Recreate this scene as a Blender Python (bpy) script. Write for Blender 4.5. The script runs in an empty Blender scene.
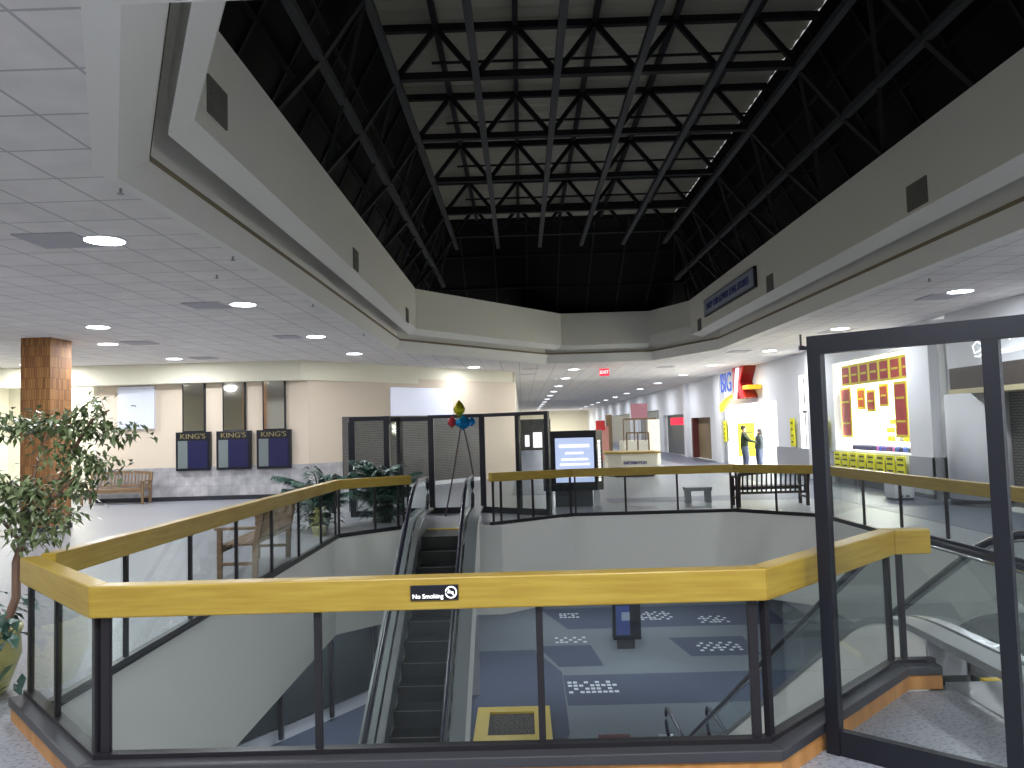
import bpy, bmesh, math, random
from mathutils import Vector, Matrix
from mathutils.geometry import tessellate_polygon
random.seed(7)
S = bpy.context.scene
COL = S.collection
R = math.radians

# ------------------------------------------------------------ camera
cam = bpy.data.cameras.new('camera'); cam.sensor_width = 36; cam.lens = 780/1024*36
cam.clip_end = 300
co = bpy.data.objects.new('camera', cam); COL.objects.link(co)
co.matrix_world = (Matrix.Translation((0, 0, 1.8)) @ Matrix.Rotation(R(.6), 4, 'Z')
                   @ Matrix.Rotation(R(93.23), 4, 'X') @ Matrix.Rotation(R(-1.66), 4, 'Z'))
S.camera = co
# ------------------------------------------------------------ world, exposure
w = bpy.data.worlds.new('world'); S.world = w; w.use_nodes = True
w.node_tree.nodes['Background'].inputs[0].default_value = (.72, .73, .74, 1)
w.node_tree.nodes['Background'].inputs[1].default_value = .62
S.view_settings.view_transform = 'Standard'; S.view_settings.look = 'None'
S.view_settings.exposure = 0.22; S.view_settings.gamma = 1; S.view_settings.use_curve_mapping = False

def area(name, loc, energy, size, color=(.92, .95, 1), rot=(0, 0, 0), sy=None):
    l = bpy.data.lights.new(name, 'AREA'); l.energy = energy; l.color = color
    l.shape = 'DISK' if sy is None else 'RECTANGLE'; l.size = size
    if sy: l.size_y = sy
    o = bpy.data.objects.new(name, l); COL.objects.link(o); o.location = loc; o.rotation_euler = rot
    return o
# store interior tubes (the shop behind the windows is lit far brighter than the mall)
for y in (19.2, 21.6, 24.6, 28.2, 31.8):
    area('store_tube_light', (10.9, y, 3.38), 330, 2.6, (1, 1, .97), sy=1.2)
area('far_end_fill', (4.5, 99, 3.6), 700, 3, (1, .95, .85)); area('left_wall_fill', (-14.0, 23.3, 3.6), 90, .8, (1, .98, .9))  # two added fill lights without fixtures, brightening the corridor end and left back wall
# lower level lighting
for x, y in ((-1, 22), (3, 23), (-4.5, 18.5), (6.5, 20), (1, 28), (5, 28), (-5, 13), (7.2, 12), (-4.5, 6), (1, 2.4)):
    area('lower_level_lamp', (x, y, -1.72), 62, .5, (.82, .9, 1))

# ------------------------------------------------------------ materials
MATS = {}
def mat(name, col, rough=.6, metal=0., emit=0., bump=None, noise=None, spec=.5):
    """noise = (scale, darker colour, stretch) ; bump = (scale, strength)"""
    m = bpy.data.materials.new(name); m.use_nodes = True; nt = m.node_tree; N = nt.nodes; L = nt.links
    b = N['Principled BSDF']; c4 = (*col, 1)
    b.inputs['Base Color'].default_value = c4; b.inputs['Roughness'].default_value = rough
    b.inputs['Metallic'].default_value = metal; b.inputs['Specular IOR Level'].default_value = spec
    if emit: b.inputs['Emission Color'].default_value = c4; b.inputs['Emission Strength'].default_value = emit
    if noise or bump:
        tc = N.new('ShaderNodeTexCoord'); mp = N.new('ShaderNodeMapping'); L.new(tc.outputs['Object'], mp.inputs[0])
        nz = N.new('ShaderNodeTexNoise'); L.new(mp.outputs[0], nz.inputs[0]); nz.inputs['Detail'].default_value = 5
        if noise:
            nz.inputs['Scale'].default_value = noise[0]; mp.inputs['Scale'].default_value = noise[2] if len(noise) > 2 else (1, 1, 1)
            cr = N.new('ShaderNodeValToRGB'); cr.color_ramp.elements[0].position = .35; cr.color_ramp.elements[1].position = .65
            cr.color_ramp.elements[0].color = (*noise[1], 1); cr.color_ramp.elements[1].color = c4
            L.new(nz.outputs[0], cr.inputs[0]); L.new(cr.outputs[0], b.inputs['Base Color'])
        if bump:
            nz2 = N.new('ShaderNodeTexNoise'); L.new(tc.outputs['Object'], nz2.inputs[0]); nz2.inputs['Scale'].default_value = bump[0]
            bp = N.new('ShaderNodeBump'); bp.inputs['Strength'].default_value = bump[1]; bp.inputs['Distance'].default_value = .02
            L.new(nz2.outputs[0], bp.inputs['Height']); L.new(bp.outputs[0], b.inputs['Normal'])
    MATS[name] = m
    return m
def brick(name, c1, c2, mortar, w, h, ms, scale=1, rot=(0, 0, 0), rough=.6, offset=.5, axes='XY', bias=0, mixf=.25, nscale=3.):
    m = bpy.data.materials.new(name); m.use_nodes = True; nt = m.node_tree; N = nt.nodes; L = nt.links
    b = N['Principled BSDF']; b.inputs['Roughness'].default_value = rough
    tc = N.new('ShaderNodeTexCoord'); sp = N.new('ShaderNodeSeparateXYZ'); cb = N.new('ShaderNodeCombineXYZ')
    L.new(tc.outputs['Object'], sp.inputs[0])
    if axes == 'SZ':        # vertical faces: x+y across, z up
        ad = N.new('ShaderNodeMath'); ad.operation = 'ADD'; L.new(sp.outputs[0], ad.inputs[0]); L.new(sp.outputs[1], ad.inputs[1])
        L.new(ad.outputs[0], cb.inputs[0]); L.new(sp.outputs[2], cb.inputs[1])
    else:
        L.new(sp.outputs[0], cb.inputs[0]); L.new(sp.outputs[1], cb.inputs[1])
    br = N.new('ShaderNodeTexBrick'); L.new(cb.outputs[0], br.inputs[0]); br.offset = offset; br.squash = 1
    for k, v in (('Color1', c1), ('Color2', c2), ('Mortar', mortar)): br.inputs[k].default_value = (*v, 1)
    br.inputs['Scale'].default_value = scale; br.inputs['Brick Width'].default_value = w; br.inputs['Row Height'].default_value = h
    br.inputs['Mortar Size'].default_value = ms; br.inputs['Mortar Smooth'].default_value = .1; br.inputs['Bias'].default_value = bias
    nz = N.new('ShaderNodeTexNoise'); L.new(tc.outputs['Object'], nz.inputs[0]); nz.inputs['Scale'].default_value = nscale; nz.inputs['Detail'].default_value = 4
    mx = N.new('ShaderNodeMix'); mx.data_type = 'RGBA'; mx.blend_type = 'MULTIPLY'; mx.inputs[0].default_value = mixf
    L.new(br.outputs[0], mx.inputs[6]); L.new(nz.outputs[0], mx.inputs[7]); L.new(mx.outputs[2], b.inputs['Base Color'])
    MATS[name] = m
    return m
def speckle(name, c1, c2, scale, thr=.5, rough=.5):
    m = bpy.data.materials.new(name); m.use_nodes = True; nt = m.node_tree; N = nt.nodes; L = nt.links
    b = N['Principled BSDF']; b.inputs['Roughness'].default_value = rough
    tc = N.new('ShaderNodeTexCoord'); v = N.new('ShaderNodeTexNoise'); v.inputs['Scale'].default_value = scale; v.inputs['Detail'].default_value = 3
    L.new(tc.outputs['Object'], v.inputs[0]); cr = N.new('ShaderNodeValToRGB'); L.new(v.outputs[0], cr.inputs[0])
    e = cr.color_ramp.elements; e[0].position = thr-.08; e[1].position = thr+.06; e[0].color = (*c2, 1); e[1].color = (*c1, 1)
    L.new(cr.outputs[0], b.inputs['Base Color']); MATS[name] = m
    return m
def glass(name, tint, refl=.08, rough=.02):
    m = bpy.data.materials.new(name); m.use_nodes = True; nt = m.node_tree; N = nt.nodes; L = nt.links
    N.remove(N['Principled BSDF']); out = N['Material Output']
    t = N.new('ShaderNodeBsdfTransparent'); t.inputs[0].default_value = (*tint, 1)
    g = N.new('ShaderNodeBsdfGlossy'); g.inputs['Roughness'].default_value = rough; g.inputs[0].default_value = (.9, .95, .95, 1)
    f = N.new('ShaderNodeLayerWeight'); f.inputs[0].default_value = .25
    mr = N.new('ShaderNodeMapRange'); mr.inputs[3].default_value = refl*.5; mr.inputs[4].default_value = .22
    L.new(f.outputs['Fresnel'], mr.inputs[0])
    mx = N.new('ShaderNodeMixShader'); L.new(mr.outputs[0], mx.inputs[0]); L.new(t.outputs[0], mx.inputs[1]); L.new(g.outputs[0], mx.inputs[2])
    L.new(mx.outputs[0], out.inputs[0]); MATS[name] = m
    return m

oak = mat('oak', (.43, .30, .045), .36, noise=(3, (.35, .225, .028), (1, 1, 14)))
curbwood = mat('curb_wood', (.60, .29, .09), .45, noise=(2.5, (.42, .19, .05), (3, 3, .4)))
bronze = mat('dark_bronze', (.022, .020, .024), .38, metal=.3)
bronze2 = mat('black_metal', (.012, .013, .02), .35, metal=.3)
ledge = mat('ledge_metal', (.075, .075, .085), .4, metal=.5)
paint = mat('grey_beige_paint', (.74, .75, .71), .75, bump=(120, .06))
cove = mat('cove_paint', (.80, .79, .74), .75)
bulk = mat('bulkhead_paint', (.72, .71, .63), .8)
lip = mat('brown_lip', (.22, .18, .11), .7)
white = mat('white_paint', (.74, .75, .78), .7)
cream = mat('cream_paint', (.80, .77, .62), .7)
peach = mat('peach_paint', (.70, .60, .48), .8, bump=(90, .05))
ledwhite = mat('blank_panel', (.72, .76, .88), .6)
tile = brick('ceiling_tile', (.92, .885, .86), (.88, .845, .82), (.55, .55, .55), .61, .61, .012, offset=0, rough=.9)
terr = speckle('terrazzo', (.29, .30, .33), (.14, .15, .18), 42, .44, .35)
blueterr = speckle('blue_terrazzo', (.12, .135, .19), (.09, .105, .15), 14, .5, .4)
marble = brick('marble', (.78, .76, .78), (.58, .57, .60), (.48, .47, .50), .45, .41, .004, axes='SZ', rough=.4, mixf=.75, nscale=4.)
base = mat('black_base', (.02, .02, .03), .5)
woodtile = brick('wood_block', (.44, .21, .065), (.24, .10, .035), (.14, .06, .02), .05, .22, .004, axes='SZ', rough=.75)
teak = mat('teak', (.27, .17, .09), .6, noise=(6, (.19, .115, .06), (1, 1, 6)))
darkwood = mat('dark_wood', (.035, .018, .014), .45)
steel = mat('truss_steel', (.007, .007, .008), .7, spec=.3)
steel2 = mat('beam_steel', (.030, .031, .034), .65)
deckm = mat('roof_deck', (.35, .33, .265), .85)
nightg = mat('night_glass', (.002, .002, .0025), .6, spec=.08)
alum = mat('brushed_aluminium', (.55, .57, .59), .25, metal=.9)
alum2 = mat('satin_steel', (.30, .32, .33), .42, metal=.6)
polish = mat('polished_steel', (.75, .77, .8), .15, metal=1)
rubber = mat('handrail_rubber', (.015, .016, .03), .25)
stepm = mat('step_metal', (.016, .017, .017), .45, metal=.4, noise=(4, (.02, .021, .02), (60, .3, 1)))
yel = mat('safety_yellow', (.75, .55, .03), .5)
glz = glass('rail_glass', (.925, .945, .94), .035)
glp = glass('pane_glass', (.94, .95, .945), .03)
lampm = mat('lamp_glow', (.93, .95, 1), .5, emit=14)
lampfar = mat('lamp_glow_far', (.93, .95, 1), .5, emit=6)
ventm = mat('vent_grille', (.15, .145, .125), .8)
cvent = mat('ceiling_grille', (.46, .45, .48), .8)
navy = mat('navy', (.008, .008, .06), .35)
gold = mat('gold_letters', (.24, .20, .09), .5)
mirror = mat('mirror', (.55, .53, .46), .06, metal=1)
leafm = mat('ficus_leaf', (.27, .33, .17), .28, noise=(9, (.07, .11, .03)))
leafd = mat('palm_leaf', (.05, .12, .085), .4, noise=(6, (.025, .06, .045)))
leafy = mat('pale_leaf', (.36, .37, .13), .5)
bark = mat('bark', (.22, .13, .09), .8)
potm = mat('pot_glaze', (.55, .50, .17), .35, noise=(4, (.40, .40, .15)))
soil = mat('soil', (.03, .022, .015), .95)
redm = mat('sign_red', (.62, .015, .02), .4, emit=.08)
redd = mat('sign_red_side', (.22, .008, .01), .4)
bluem = mat('sign_blue', (.004, .09, .62), .5, emit=.3)
orange = mat('sign_orange', (.95, .55, .02), .4, emit=.5)
whitegl = mat('sign_white', (.95, .95, .95), .4, emit=.9)
posterr = mat('poster_red', (.42, .04, .035), .6, noise=(5, (.33, .03, .03)))
postery = mat('poster_yellow', (.62, .50, .03), .6)
saley = mat('sale_yellow', (.80, .76, .0), .6)
inkm = mat('ink', (.05, .05, .03), .7)
shopw = mat('shop_white', (.92, .92, .88), .7)
grille = brick('roller_grille', (.20, .185, .175), (.17, .16, .15), (.05, .05, .05), .16, .055, .010, axes='SZ', rough=.5)
brown = mat('brown_door', (.20, .14, .075), .6)
maroon = mat('maroon_jamb', (.14, .03, .025), .6)
grey = mat('grey_panel', (.34, .35, .37), .6)
carpb = speckle('blue_carpet', (.085, .10, .15), (.065, .075, .115), 60, .5, .9)
carpg = speckle('grey_carpet', (.21, .23, .25), (.16, .175, .19), 60, .5, .9)
screen = mat('lit_screen', (.42, .50, .72), .4, emit=.85)
bluetx = mat('blue_ink', (.02, .03, .22), .5)
bluegs = mat('pale_blue_panel', (.30, .34, .42), .6)
gravel = speckle('gravel', (.13, .105, .085), (.04, .033, .028), 18, .5, .9)
exitr = mat('exit_red', (.9, .03, .06), .4, emit=1.0)
neon = mat('neon_white', (.9, .95, 1), .4, emit=1.6)
denim = mat('denim', (.07, .09, .15), .8); jackg = mat('green_jacket', (.025, .035, .015), .8)
jackb = mat('grey_jacket', (.05, .065, .07), .8); skin = mat('skin', (.5, .3, .2), .6); hairm = mat('dark_hair', (.02, .013, .01), .6)

# ------------------------------------------------------------ mesh helpers
class MB:
    def __init__(s): s.v = []; s.f = []; s.mi = []; s.cur = 0
    def add(s, vs, fs):
        n = len(s.v); s.v += [tuple(v) for v in vs]
        for f in fs: s.f.append([n+i for i in f]); s.mi.append(s.cur)
        return s
    def box(s, x0, x1, y0, y1, z0, z1):
        return s.add([(x0, y0, z0), (x1, y0, z0), (x1, y1, z0), (x0, y1, z0), (x0, y0, z1), (x1, y0, z1), (x1, y1, z1), (x0, y1, z1)],
                     [(0, 3, 2, 1), (4, 5, 6, 7), (0, 1, 5, 4), (1, 2, 6, 5), (2, 3, 7, 6), (3, 0, 4, 7)])
    def bar(s, a, b, w, h, up=(0, 0, 1)):
        a = Vector(a); b = Vector(b); d = (b-a).normalized(); u = Vector(up)
        if abs(d.dot(u)) > .98: u = Vector((0, 1, 0))
        sd = d.cross(u).normalized()*(w/2); uu = sd.cross(d).normalized()*(h/2)
        vs = [p+i*sd+j*uu for p in (a, b) for i, j in ((-1, -1), (1, -1), (1, 1), (-1, 1))]
        return s.add(vs, [(0, 1, 2, 3), (7, 6, 5, 4), (0, 4, 5, 1), (1, 5, 6, 2), (2, 6, 7, 3), (3, 7, 4, 0)])
    def tube(s, pts, r, n=8, cap=True):
        pts = [Vector(p) for p in pts]; rs = r if isinstance(r, (list, tuple)) else [r]*len(pts); vs = []
        ref = Vector((0, 0, 1)) if abs((pts[-1]-pts[0]).normalized().z) < .9 else Vector((1, 0, 0))
        for i, p in enumerate(pts):
            d = (pts[min(i+1, len(pts)-1)]-pts[max(i-1, 0)]).normalized()
            a = d.cross(ref).normalized(); b = a.cross(d)
            vs += [p+rs[i]*(math.cos(2*math.pi*k/n)*a+math.sin(2*math.pi*k/n)*b) for k in range(n)]
        fs = [(i*n+k, i*n+(k+1) % n, (i+1)*n+(k+1) % n, (i+1)*n+k) for i in range(len(pts)-1) for k in range(n)]
        if cap: fs += [tuple(range(n)), tuple((len(pts)-1)*n+k for k in range(n))]
        return s.add(vs, fs)
    def lathe(s, c, prof, n=20, rot=0):
        vs = [(c[0]+r*math.cos(2*math.pi*k/n+rot), c[1]+r*math.sin(2*math.pi*k/n+rot), c[2]+z) for r, z in prof for k in range(n)]
        fs = [(i*n+k, i*n+(k+1) % n, (i+1)*n+(k+1) % n, (i+1)*n+k) for i in range(len(prof)-1) for k in range(n)]
        if prof[0][0] > 1e-4: fs.append(tuple(range(n)))
        if prof[-1][0] > 1e-4: fs.append(tuple((len(prof)-1)*n+k for k in range(n)))
        return s.add(vs, fs)
    def prism(s, poly, z0, z1):      # plan polygon extruded up
        n = len(poly); vs = [(x, y, z0) for x, y in poly]+[(x, y, z1) for x, y in poly]
        return s.add(vs, [tuple(range(n)), tuple(range(n, 2*n))]+[(i, (i+1) % n, n+(i+1) % n, n+i) for i in range(n)])
    def plate(s, pts, d):            # any planar loop extruded by vector d
        n = len(pts); d = Vector(d); vs = [Vector(p) for p in pts]+[Vector(p)+d for p in pts]
        return s.add(vs, [tuple(range(n)), tuple(range(n, 2*n))]+[(i, (i+1) % n, n+(i+1) % n, n+i) for i in range(n)])
    def build(s, name, m, parent=None, label=None, smooth=False, bevel=0):
        me = bpy.data.meshes.new(name); me.from_pydata([tuple(v) for v in s.v], [], s.f)
        for mm in (m if isinstance(m, (list, tuple)) else [m]): me.materials.append(mm)
        for p, i in zip(me.polygons, s.mi): p.material_index = i; p.use_smooth = smooth
        bm = bmesh.new(); bm.from_mesh(me); bmesh.ops.recalc_face_normals(bm, faces=bm.faces); bm.to_mesh(me); bm.free()
        o = bpy.data.objects.new(name, me); COL.objects.link(o)
        if parent is not None: o.parent = parent; o.matrix_parent_inverse = Matrix.Translation(-Vector(parent.location)) if parent.rotation_euler.z == 0 else parent.matrix_basis.inverted()
        if label: o['label'] = label
        if bevel:
            bv = o.modifiers.new('bevel', 'BEVEL'); bv.width = bevel; bv.segments = 2; bv.limit_method = 'ANGLE'
        return o
def bx(*a): return MB().box(*a)
def tag(o, label=None, cat=None, group=None, kind=None):
    if label: o['label'] = label
    if cat: o['category'] = cat
    if group: o['group'] = group
    if kind: o['kind'] = kind
    return o
def empty(name, loc, label, cat, group=None):
    o = bpy.data.objects.new(name, None); COL.objects.link(o); o.location = loc; o.empty_display_size = .1
    return tag(o, label, cat, group)
def struct(name, mb, m, **k): return tag(mb.build(name, m, **k), kind='structure')
def copy_tree(o, loc, label=None, rz=None, sc=None):
    c = o.copy(); COL.objects.link(c); c.location = loc
    if rz is not None: c.rotation_euler.z = rz
    if sc: c.scale = sc
    if label: c['label'] = label
    for ch in list(o.children):
        d = ch.copy(); COL.objects.link(d); d.parent = c
        for g in list(ch.children):
            e = g.copy(); COL.objects.link(e); e.parent = d
    return c
def text(s, size, depth, m, mw, name='lettering', parent=None, align='CENTER', sx=1., bold=0.):
    cu = bpy.data.curves.new('t', 'FONT'); cu.body = s; cu.size = size; cu.extrude = depth; cu.align_x = align; cu.align_y = 'CENTER'; cu.offset = bold
    t = bpy.data.objects.new('t', cu); COL.objects.link(t)
    dg = bpy.context.evaluated_depsgraph_get(); dg.update()
    me = bpy.data.meshes.new_from_object(t.evaluated_get(dg)); bpy.data.objects.remove(t); bpy.data.curves.remove(cu)
    me.name = name; me.materials.clear(); me.materials.append(m)
    me.transform(mw @ Matrix.Diagonal((sx, 1, 1, 1)))
    o = bpy.data.objects.new(name, me); COL.objects.link(o)
    if parent is not None: o.parent = parent; o.matrix_parent_inverse = Matrix.Translation(-Vector(parent.location))
    return o
def face_mw(loc, normal):            # text plane: +x right when looking against the normal, +y up
    n = Vector(normal).normalized(); up = Vector((0, 0, 1)); r = up.cross(n).normalized(); u = n.cross(r)
    return Matrix(((r.x, u.x, n.x, loc[0]), (r.y, u.y, n.y, loc[1]), (r.z, u.z, n.z, loc[2]), (0, 0, 0, 1)))

def holed(mb, outer, hole, z):
    o = [Vector((x, y, 0)) for x, y in outer]; h = [Vector((x, y, 0)) for x, y in hole]
    tris = tessellate_polygon((o, h)); return mb.add([(v.x, v.y, z) for v in o+h], [tuple(t) for t in tris])
def strip(mb, a, za, b, zb, closed=True):
    n = len(a); vs = [(x, y, za) for x, y in a]+[(x, y, zb) for x, y in b]
    return mb.add(vs, [(i, (i+1) % n, n+(i+1) % n, n+i) for i in range(n if closed else n-1)])

# ============================================================ SETTING
WELL = [(-2.2, 4.05), (-3.28, 5.13), (-3.28, 13.55), (-2.12, 14.7), (-.42, 14.7), (.98, 15.85), (4.25, 15.85), (5.5, 14.6), (5.62, 6.4), (4.45, 5.25), (2.42, 5.25), (1.22, 4.05)]
FO = [(-20, -4), (9.2, -4), (9.2, 110), (-20, 110)]
m = MB(); holed(m, FO, WELL, 0); struct('floor', m, terr)
m = MB(); strip(m, WELL, -.001, WELL, -1.65); struct('wall_well', m, paint)
m = MB(); holed(m, FO, WELL, -1.65); struct('ceiling', m, white)
m = MB().box(7.0, 8.9, 0, 110, .001, .006); m.add([(5.6, 17.9, .006), (7, 17.9, .006), (7, 19.3, .006), (2, 19.3, .006), (2, 18.3, .006)], [(0, 1, 2, 3, 4)])
m.box(-.3, 1.6, 21, 60, .001, .006)
struct('floor', m, blueterr)
# lower level
m = MB().box(-12, 14, -2, 42, -5.4, -5.2); struct('floor', m, carpg)
m = MB()
def patch(p): m.add([(x, y, -5.194) for x, y in p], [tuple(range(len(p)))])
patch([(-12, 15), (-.0, 15), (.9, 18.2), (.95, 22.7), (.2, 25), (-12, 25)]); patch([(.96, 20), (9, 20), (9, 22.4), (.96, 22.4)])
patch([(1.4, 27.4), (9, 27.4), (9, 30.5), (.5, 30.5)]); patch([(.9, 23.2), (2.2, 23.2), (2.0, 25.4), (.3, 25.4)]); patch([(4.9, 23.9), (7, 23.9), (7, 26), (4.6, 26)])
struct('floor', m, carpb)
m = MB()
for (x0, y0, nx, ny) in ((1.05, 20.9, 9, 4), (3.5, 28.4, 12, 5), (6.1, 27.8, 7, 4), (5.3, 24.4, 9, 4), (1.2, 29, 5, 3), (.9, 25.7, 7, 3)):
    for i in range(nx):
        for j in range(ny):
            if (i+j) % 2 == 0 or random.random() < .25: m.box(x0+i*.15, x0+i*.15+.11, y0+j*.26, y0+j*.26+.15, -5.193, -5.188)
struct('floor', m, white)
struct('wall_lower_left', MB().plate([(-8.5, 14.1, -5.2), (-4.07, 20.95, -5.2), (-4.07, 20.95, -1.65), (-8.5, 14.1, -1.65)], (-.2, .13, 0)), grey)
struct('wall_lower_back', MB().box(-4.2, -1.3, 20.95, 21.15, -5.2, -1.65).box(-3.3, 14, 40, 40.3, -5.2, -1.65), grey)
struct('wall_lower_right', MB().box(10, 10.2, -2, 42, -5.2, -1.65), grey)
struct('baseboard_lower', MB().plate([(-8.4, 14.0, -5.2), (-4.0, 20.85, -5.2), (-4.0, 20.85, -4.9), (-8.4, 14.0, -4.9)], (-.1, .07, 0)), white)

# upper ceiling and the stepped cove round the skylight
def ring(XL, XR, YN, YF, fl=(4.05, 5.3), fr=(1.35, 3.35), nl=(1.3, 2.47), nr=(2.2, 2.9)):
    return [(XL, YN+nl[1]), (XL+nl[0], YN), (XR-nr[0], YN), (XR, YN+nr[1]), (XR, YF-fr[1]), (XR-fr[0], YF), (XL+fl[0], YF), (XL, YF-fl[1])]
r1 = ring(-3.17, 5.75, 3.63, 25.75)
r0 = ring(-3.27, 5.9, 3.45, 25.9)
r2 = ring(-3.12, 5.70, 4.05, 25.6)
r3 = ring(-2.87, 5.42, 3.86, 25.55, fr=(1.2, 2.6))
r4 = ring(-2.66, 5.2, 3.89, 25.45, fr=(.9, 1.9)); r5 = ring(-2.66, 5.2, 4.43, 25.45, fr=(.9, 1.9))
CO = [(-16, -4), (9.0, -4), (9.0, 110), (-.2, 110), (-.2, 29.4), (-6.2, 22.0), (-16, 21.7)]
m = MB(); holed(m, CO, r0, 3.9); m.v = [(x, y, 3.9) for x, y, z in m.v]; struct('ceiling', m, tile)
m = MB(); strip(m, r0, 3.9, r0, 3.893); strip(m, r0, 3.893, r1, 3.893); strip(m, r1, 3.893, r2, 4.18); struct('trim_1', m, cove)
m = MB(); strip(m, r2, 4.18, ring(-3.19, 5.77, 3.98, 25.67), 4.18); strip(m, ring(-3.19, 5.77, 3.98, 25.67), 4.18, ring(-3.19, 5.77, 3.98, 25.67), 4.22); q = ring(-3.115, 5.695, 4.055, 25.59); strip(m, q, 4.17, q, 4.225); struct('trim_2', m, lip)
m = MB(); q = ring(-3.19, 5.77, 3.98, 25.67); strip(m, q, 4.22, q, 4.72); strip(m, q, 4.72, r3, 4.72); strip(m, r3, 4.72, r3, 4.32); strip(m, r3, 4.32, r4, 4.45); struct('trim_3', m, cove)
m = MB(); strip(m, r4, 4.45, r5, 5.5); q5 = ring(-3.6, 6.1, 3.4, 26.2); strip(m, r5, 5.5, q5, 5.5); struct('wall_skylight', m, bulk)
# sloped night glazing and the corrugated deck
dk = [(-2.0, 4.8), (4.5, 4.8), (4.5, 21.7), (-2.0, 21.7)]; dz = 7.72
ey = [(-3.1, 3.9), (5.65, 3.9), (5.65, 25.9), (-3.1, 25.9)]
m = MB(); strip(m, ey, 5.5, dk, dz); struct('window_1', m, nightg)
m = MB(); n = 110
vs = []
for k in range(n+1):
    y = 4.8+(16.9)*k/n; zz = dz+.0+(.035 if k % 2 else 0); vs += [(-2.0, y, zz), (4.5, y, zz)]
m.add(vs, [(2*k, 2*k+1, 2*k+3, 2*k+2) for k in range(n)]); struct('ceiling', m, deckm)
# glazing bars on the slopes
m = MB()
for k in range(19):
    y = 4.6+k*1.15; t = 0
    for a, b in (((-3.08, y, 5.52), (-1.99, min(max(y, 4.8), 21.7), 7.68)), ((5.63, y, 5.52), (4.49, min(max(y, 4.8), 21.7), 7.68))): m.bar(a, b, .05, .05)
for k in range(9):
    x = -2.6+k*.97; m.bar((x, 25.85, 5.53), (min(max(x, -2), 4.5), 21.7, 7.69), .05, .05)
for s_ in (.33, .66):
    z = 5.5+2.2*s_; xl = -3.08+1.1*s_; xr = 5.63-1.14*s_; yf = 25.85-4.15*s_
    m.bar((xl, 4, z), (xl, yf, z), .05, .05).bar((xr, 4, z), (xr, yf, z), .05, .05).bar((xl, yf, z), (xr, yf, z), .05, .05)
struct('trim_4', m, steel)

# space frame: trusses across, beams along
zb, zt = 6.9, 7.62
BX = [-1.65, -.5, .66, 1.81, 2.97, 4.12]
TY = [8.75, 11.0, 13.35, 15.7, 18.1, 20.3]
words = ['nearest', 'second nearest', 'third from the front', 'fourth from the front', 'second farthest', 'farthest']
for ti, y in enumerate(TY):
    t = empty('roof_truss', (1.2, y, zb), 'dark steel roof truss across the skylight, %s of six' % words[ti], 'roof truss', 'steel trusses under the skylight roof')
    MB().bar((BX[0], y, zb), (BX[-1], y, zb), .11, .1).build('bottom_chord', steel, t)
    MB().bar((-1.95, y, zt), (4.45, y, zt), .09, .1).build('top_chord', steel, t)
    for i in range(5):
        xm = (BX[i]+BX[i+1])/2
        MB().bar((BX[i], y, zb), (xm, y, zt), .075, .075).bar((xm, y, zt), (BX[i+1], y, zb), .075, .075).build('brace', steel, t)
    for sx, x0, xp, xe in ((-1, BX[0], -2.2, -2.72), (1, BX[-1], 4.75, 5.3)):
        MB().bar((x0, y, zb), (xp, y, 6.12), .09, .09).bar((xp, y, 6.12), (xe, y, 5.55), .09, .09).build('side_strut', steel, t)
        MB().bar((x0, y, zb), (xp, y+1.15, 6.12), .055, .055).bar((xp, y+1.15, 6.12), (xe, y+2.3, 5.56), .055, .055).build('side_brace', steel, t)
    MB().tube([(-1.2, y+.55, zt-.25), (4.3, y+.55, zt-.25), (4.3, y+.55, zt-.15)], .022, 6).build('sprinkler_pipe', steel, t)
for i, x in enumerate(BX):
    b = MB().box(x-.05, x+.05, 5, 21.5, zb-.1, zb-.0).build('roof_beam', steel2)
    tag(b, 'long grey steel beam along the skylight, %s of six from the left' % ('first', 'second', 'third', 'fourth', 'fifth', 'sixth')[i], 'roof beam', 'lengthwise skylight beams')
for x, side in ((-2.2, 'left'), (4.75, 'right')):
    b = MB().bar((x, 4.5, 6.12), (x, 23.2, 6.12), .1, .1).build('roof_purlin', steel2)
    tag(b, 'grey steel purlin halfway up the %s sloping side of the skylight' % side, 'roof purlin')
for x in [(BX[i]+BX[i+1])/2 for i in range(5)]:
    pass
m = MB()
for i in range(5):
    x = (BX[i]+BX[i+1])/2; m.box(x-.04, x+.04, 5, 21.5, zt-.02, zt+.07)
struct('trim_5', m, steel)

# ------------------------------------------------------------ walls
WA = (-6.1, 22.3); WB = (-.2, 29.2)
struct('wall_back', MB().box(-12.2, -6.1, 22.3, 22.5, .95, 3.4), peach)
struct('trim_6', MB().box(-12.2, -6.1, 22.26, 22.5, .12, .95).plate([(-6.1, 22.26, .12), (-5.35, 23.13, .12), (-5.35, 23.13, .95), (-6.1, 22.26, .95)], (.05, .2, 0)), marble)
struct('baseboard_back', MB().box(-12.2, -6.1, 22.24, 22.5, 0, .12), base)
def wplate(t0, t1, z0, z1, off=0, d=.15):
    A = Vector((*WA, 0)); B = Vector((*WB, 0)); u = (B-A); nrm = Vector((u.y, -u.x, 0)).normalized()
    p0 = A+u*t0+nrm*off; p1 = A+u*t1+nrm*off
    return MB().plate([(p0.x, p0.y, z0), (p1.x, p1.y, z0), (p1.x, p1.y, z1), (p0.x, p0.y, z1)], -nrm*d)
WN = Vector((WB[1]-WA[1], -(WB[0]-WA[0]), 0)).normalized()
struct('wall_angled', wplate(0, 1, .0, 3.5), peach)
struct('wall_left', MB().box(-16.2, -12.2, 24.2, 24.4, 0, 3.9).box(-12.3, -12.2, 22.3, 24.4, 0, 3.9).box(-16.2, -16, -4, 24.4, 0, 3.9), cream)
struct('baseboard_left', MB().box(-16, -12.3, 24.12, 24.2, 0, .15), base)
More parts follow.
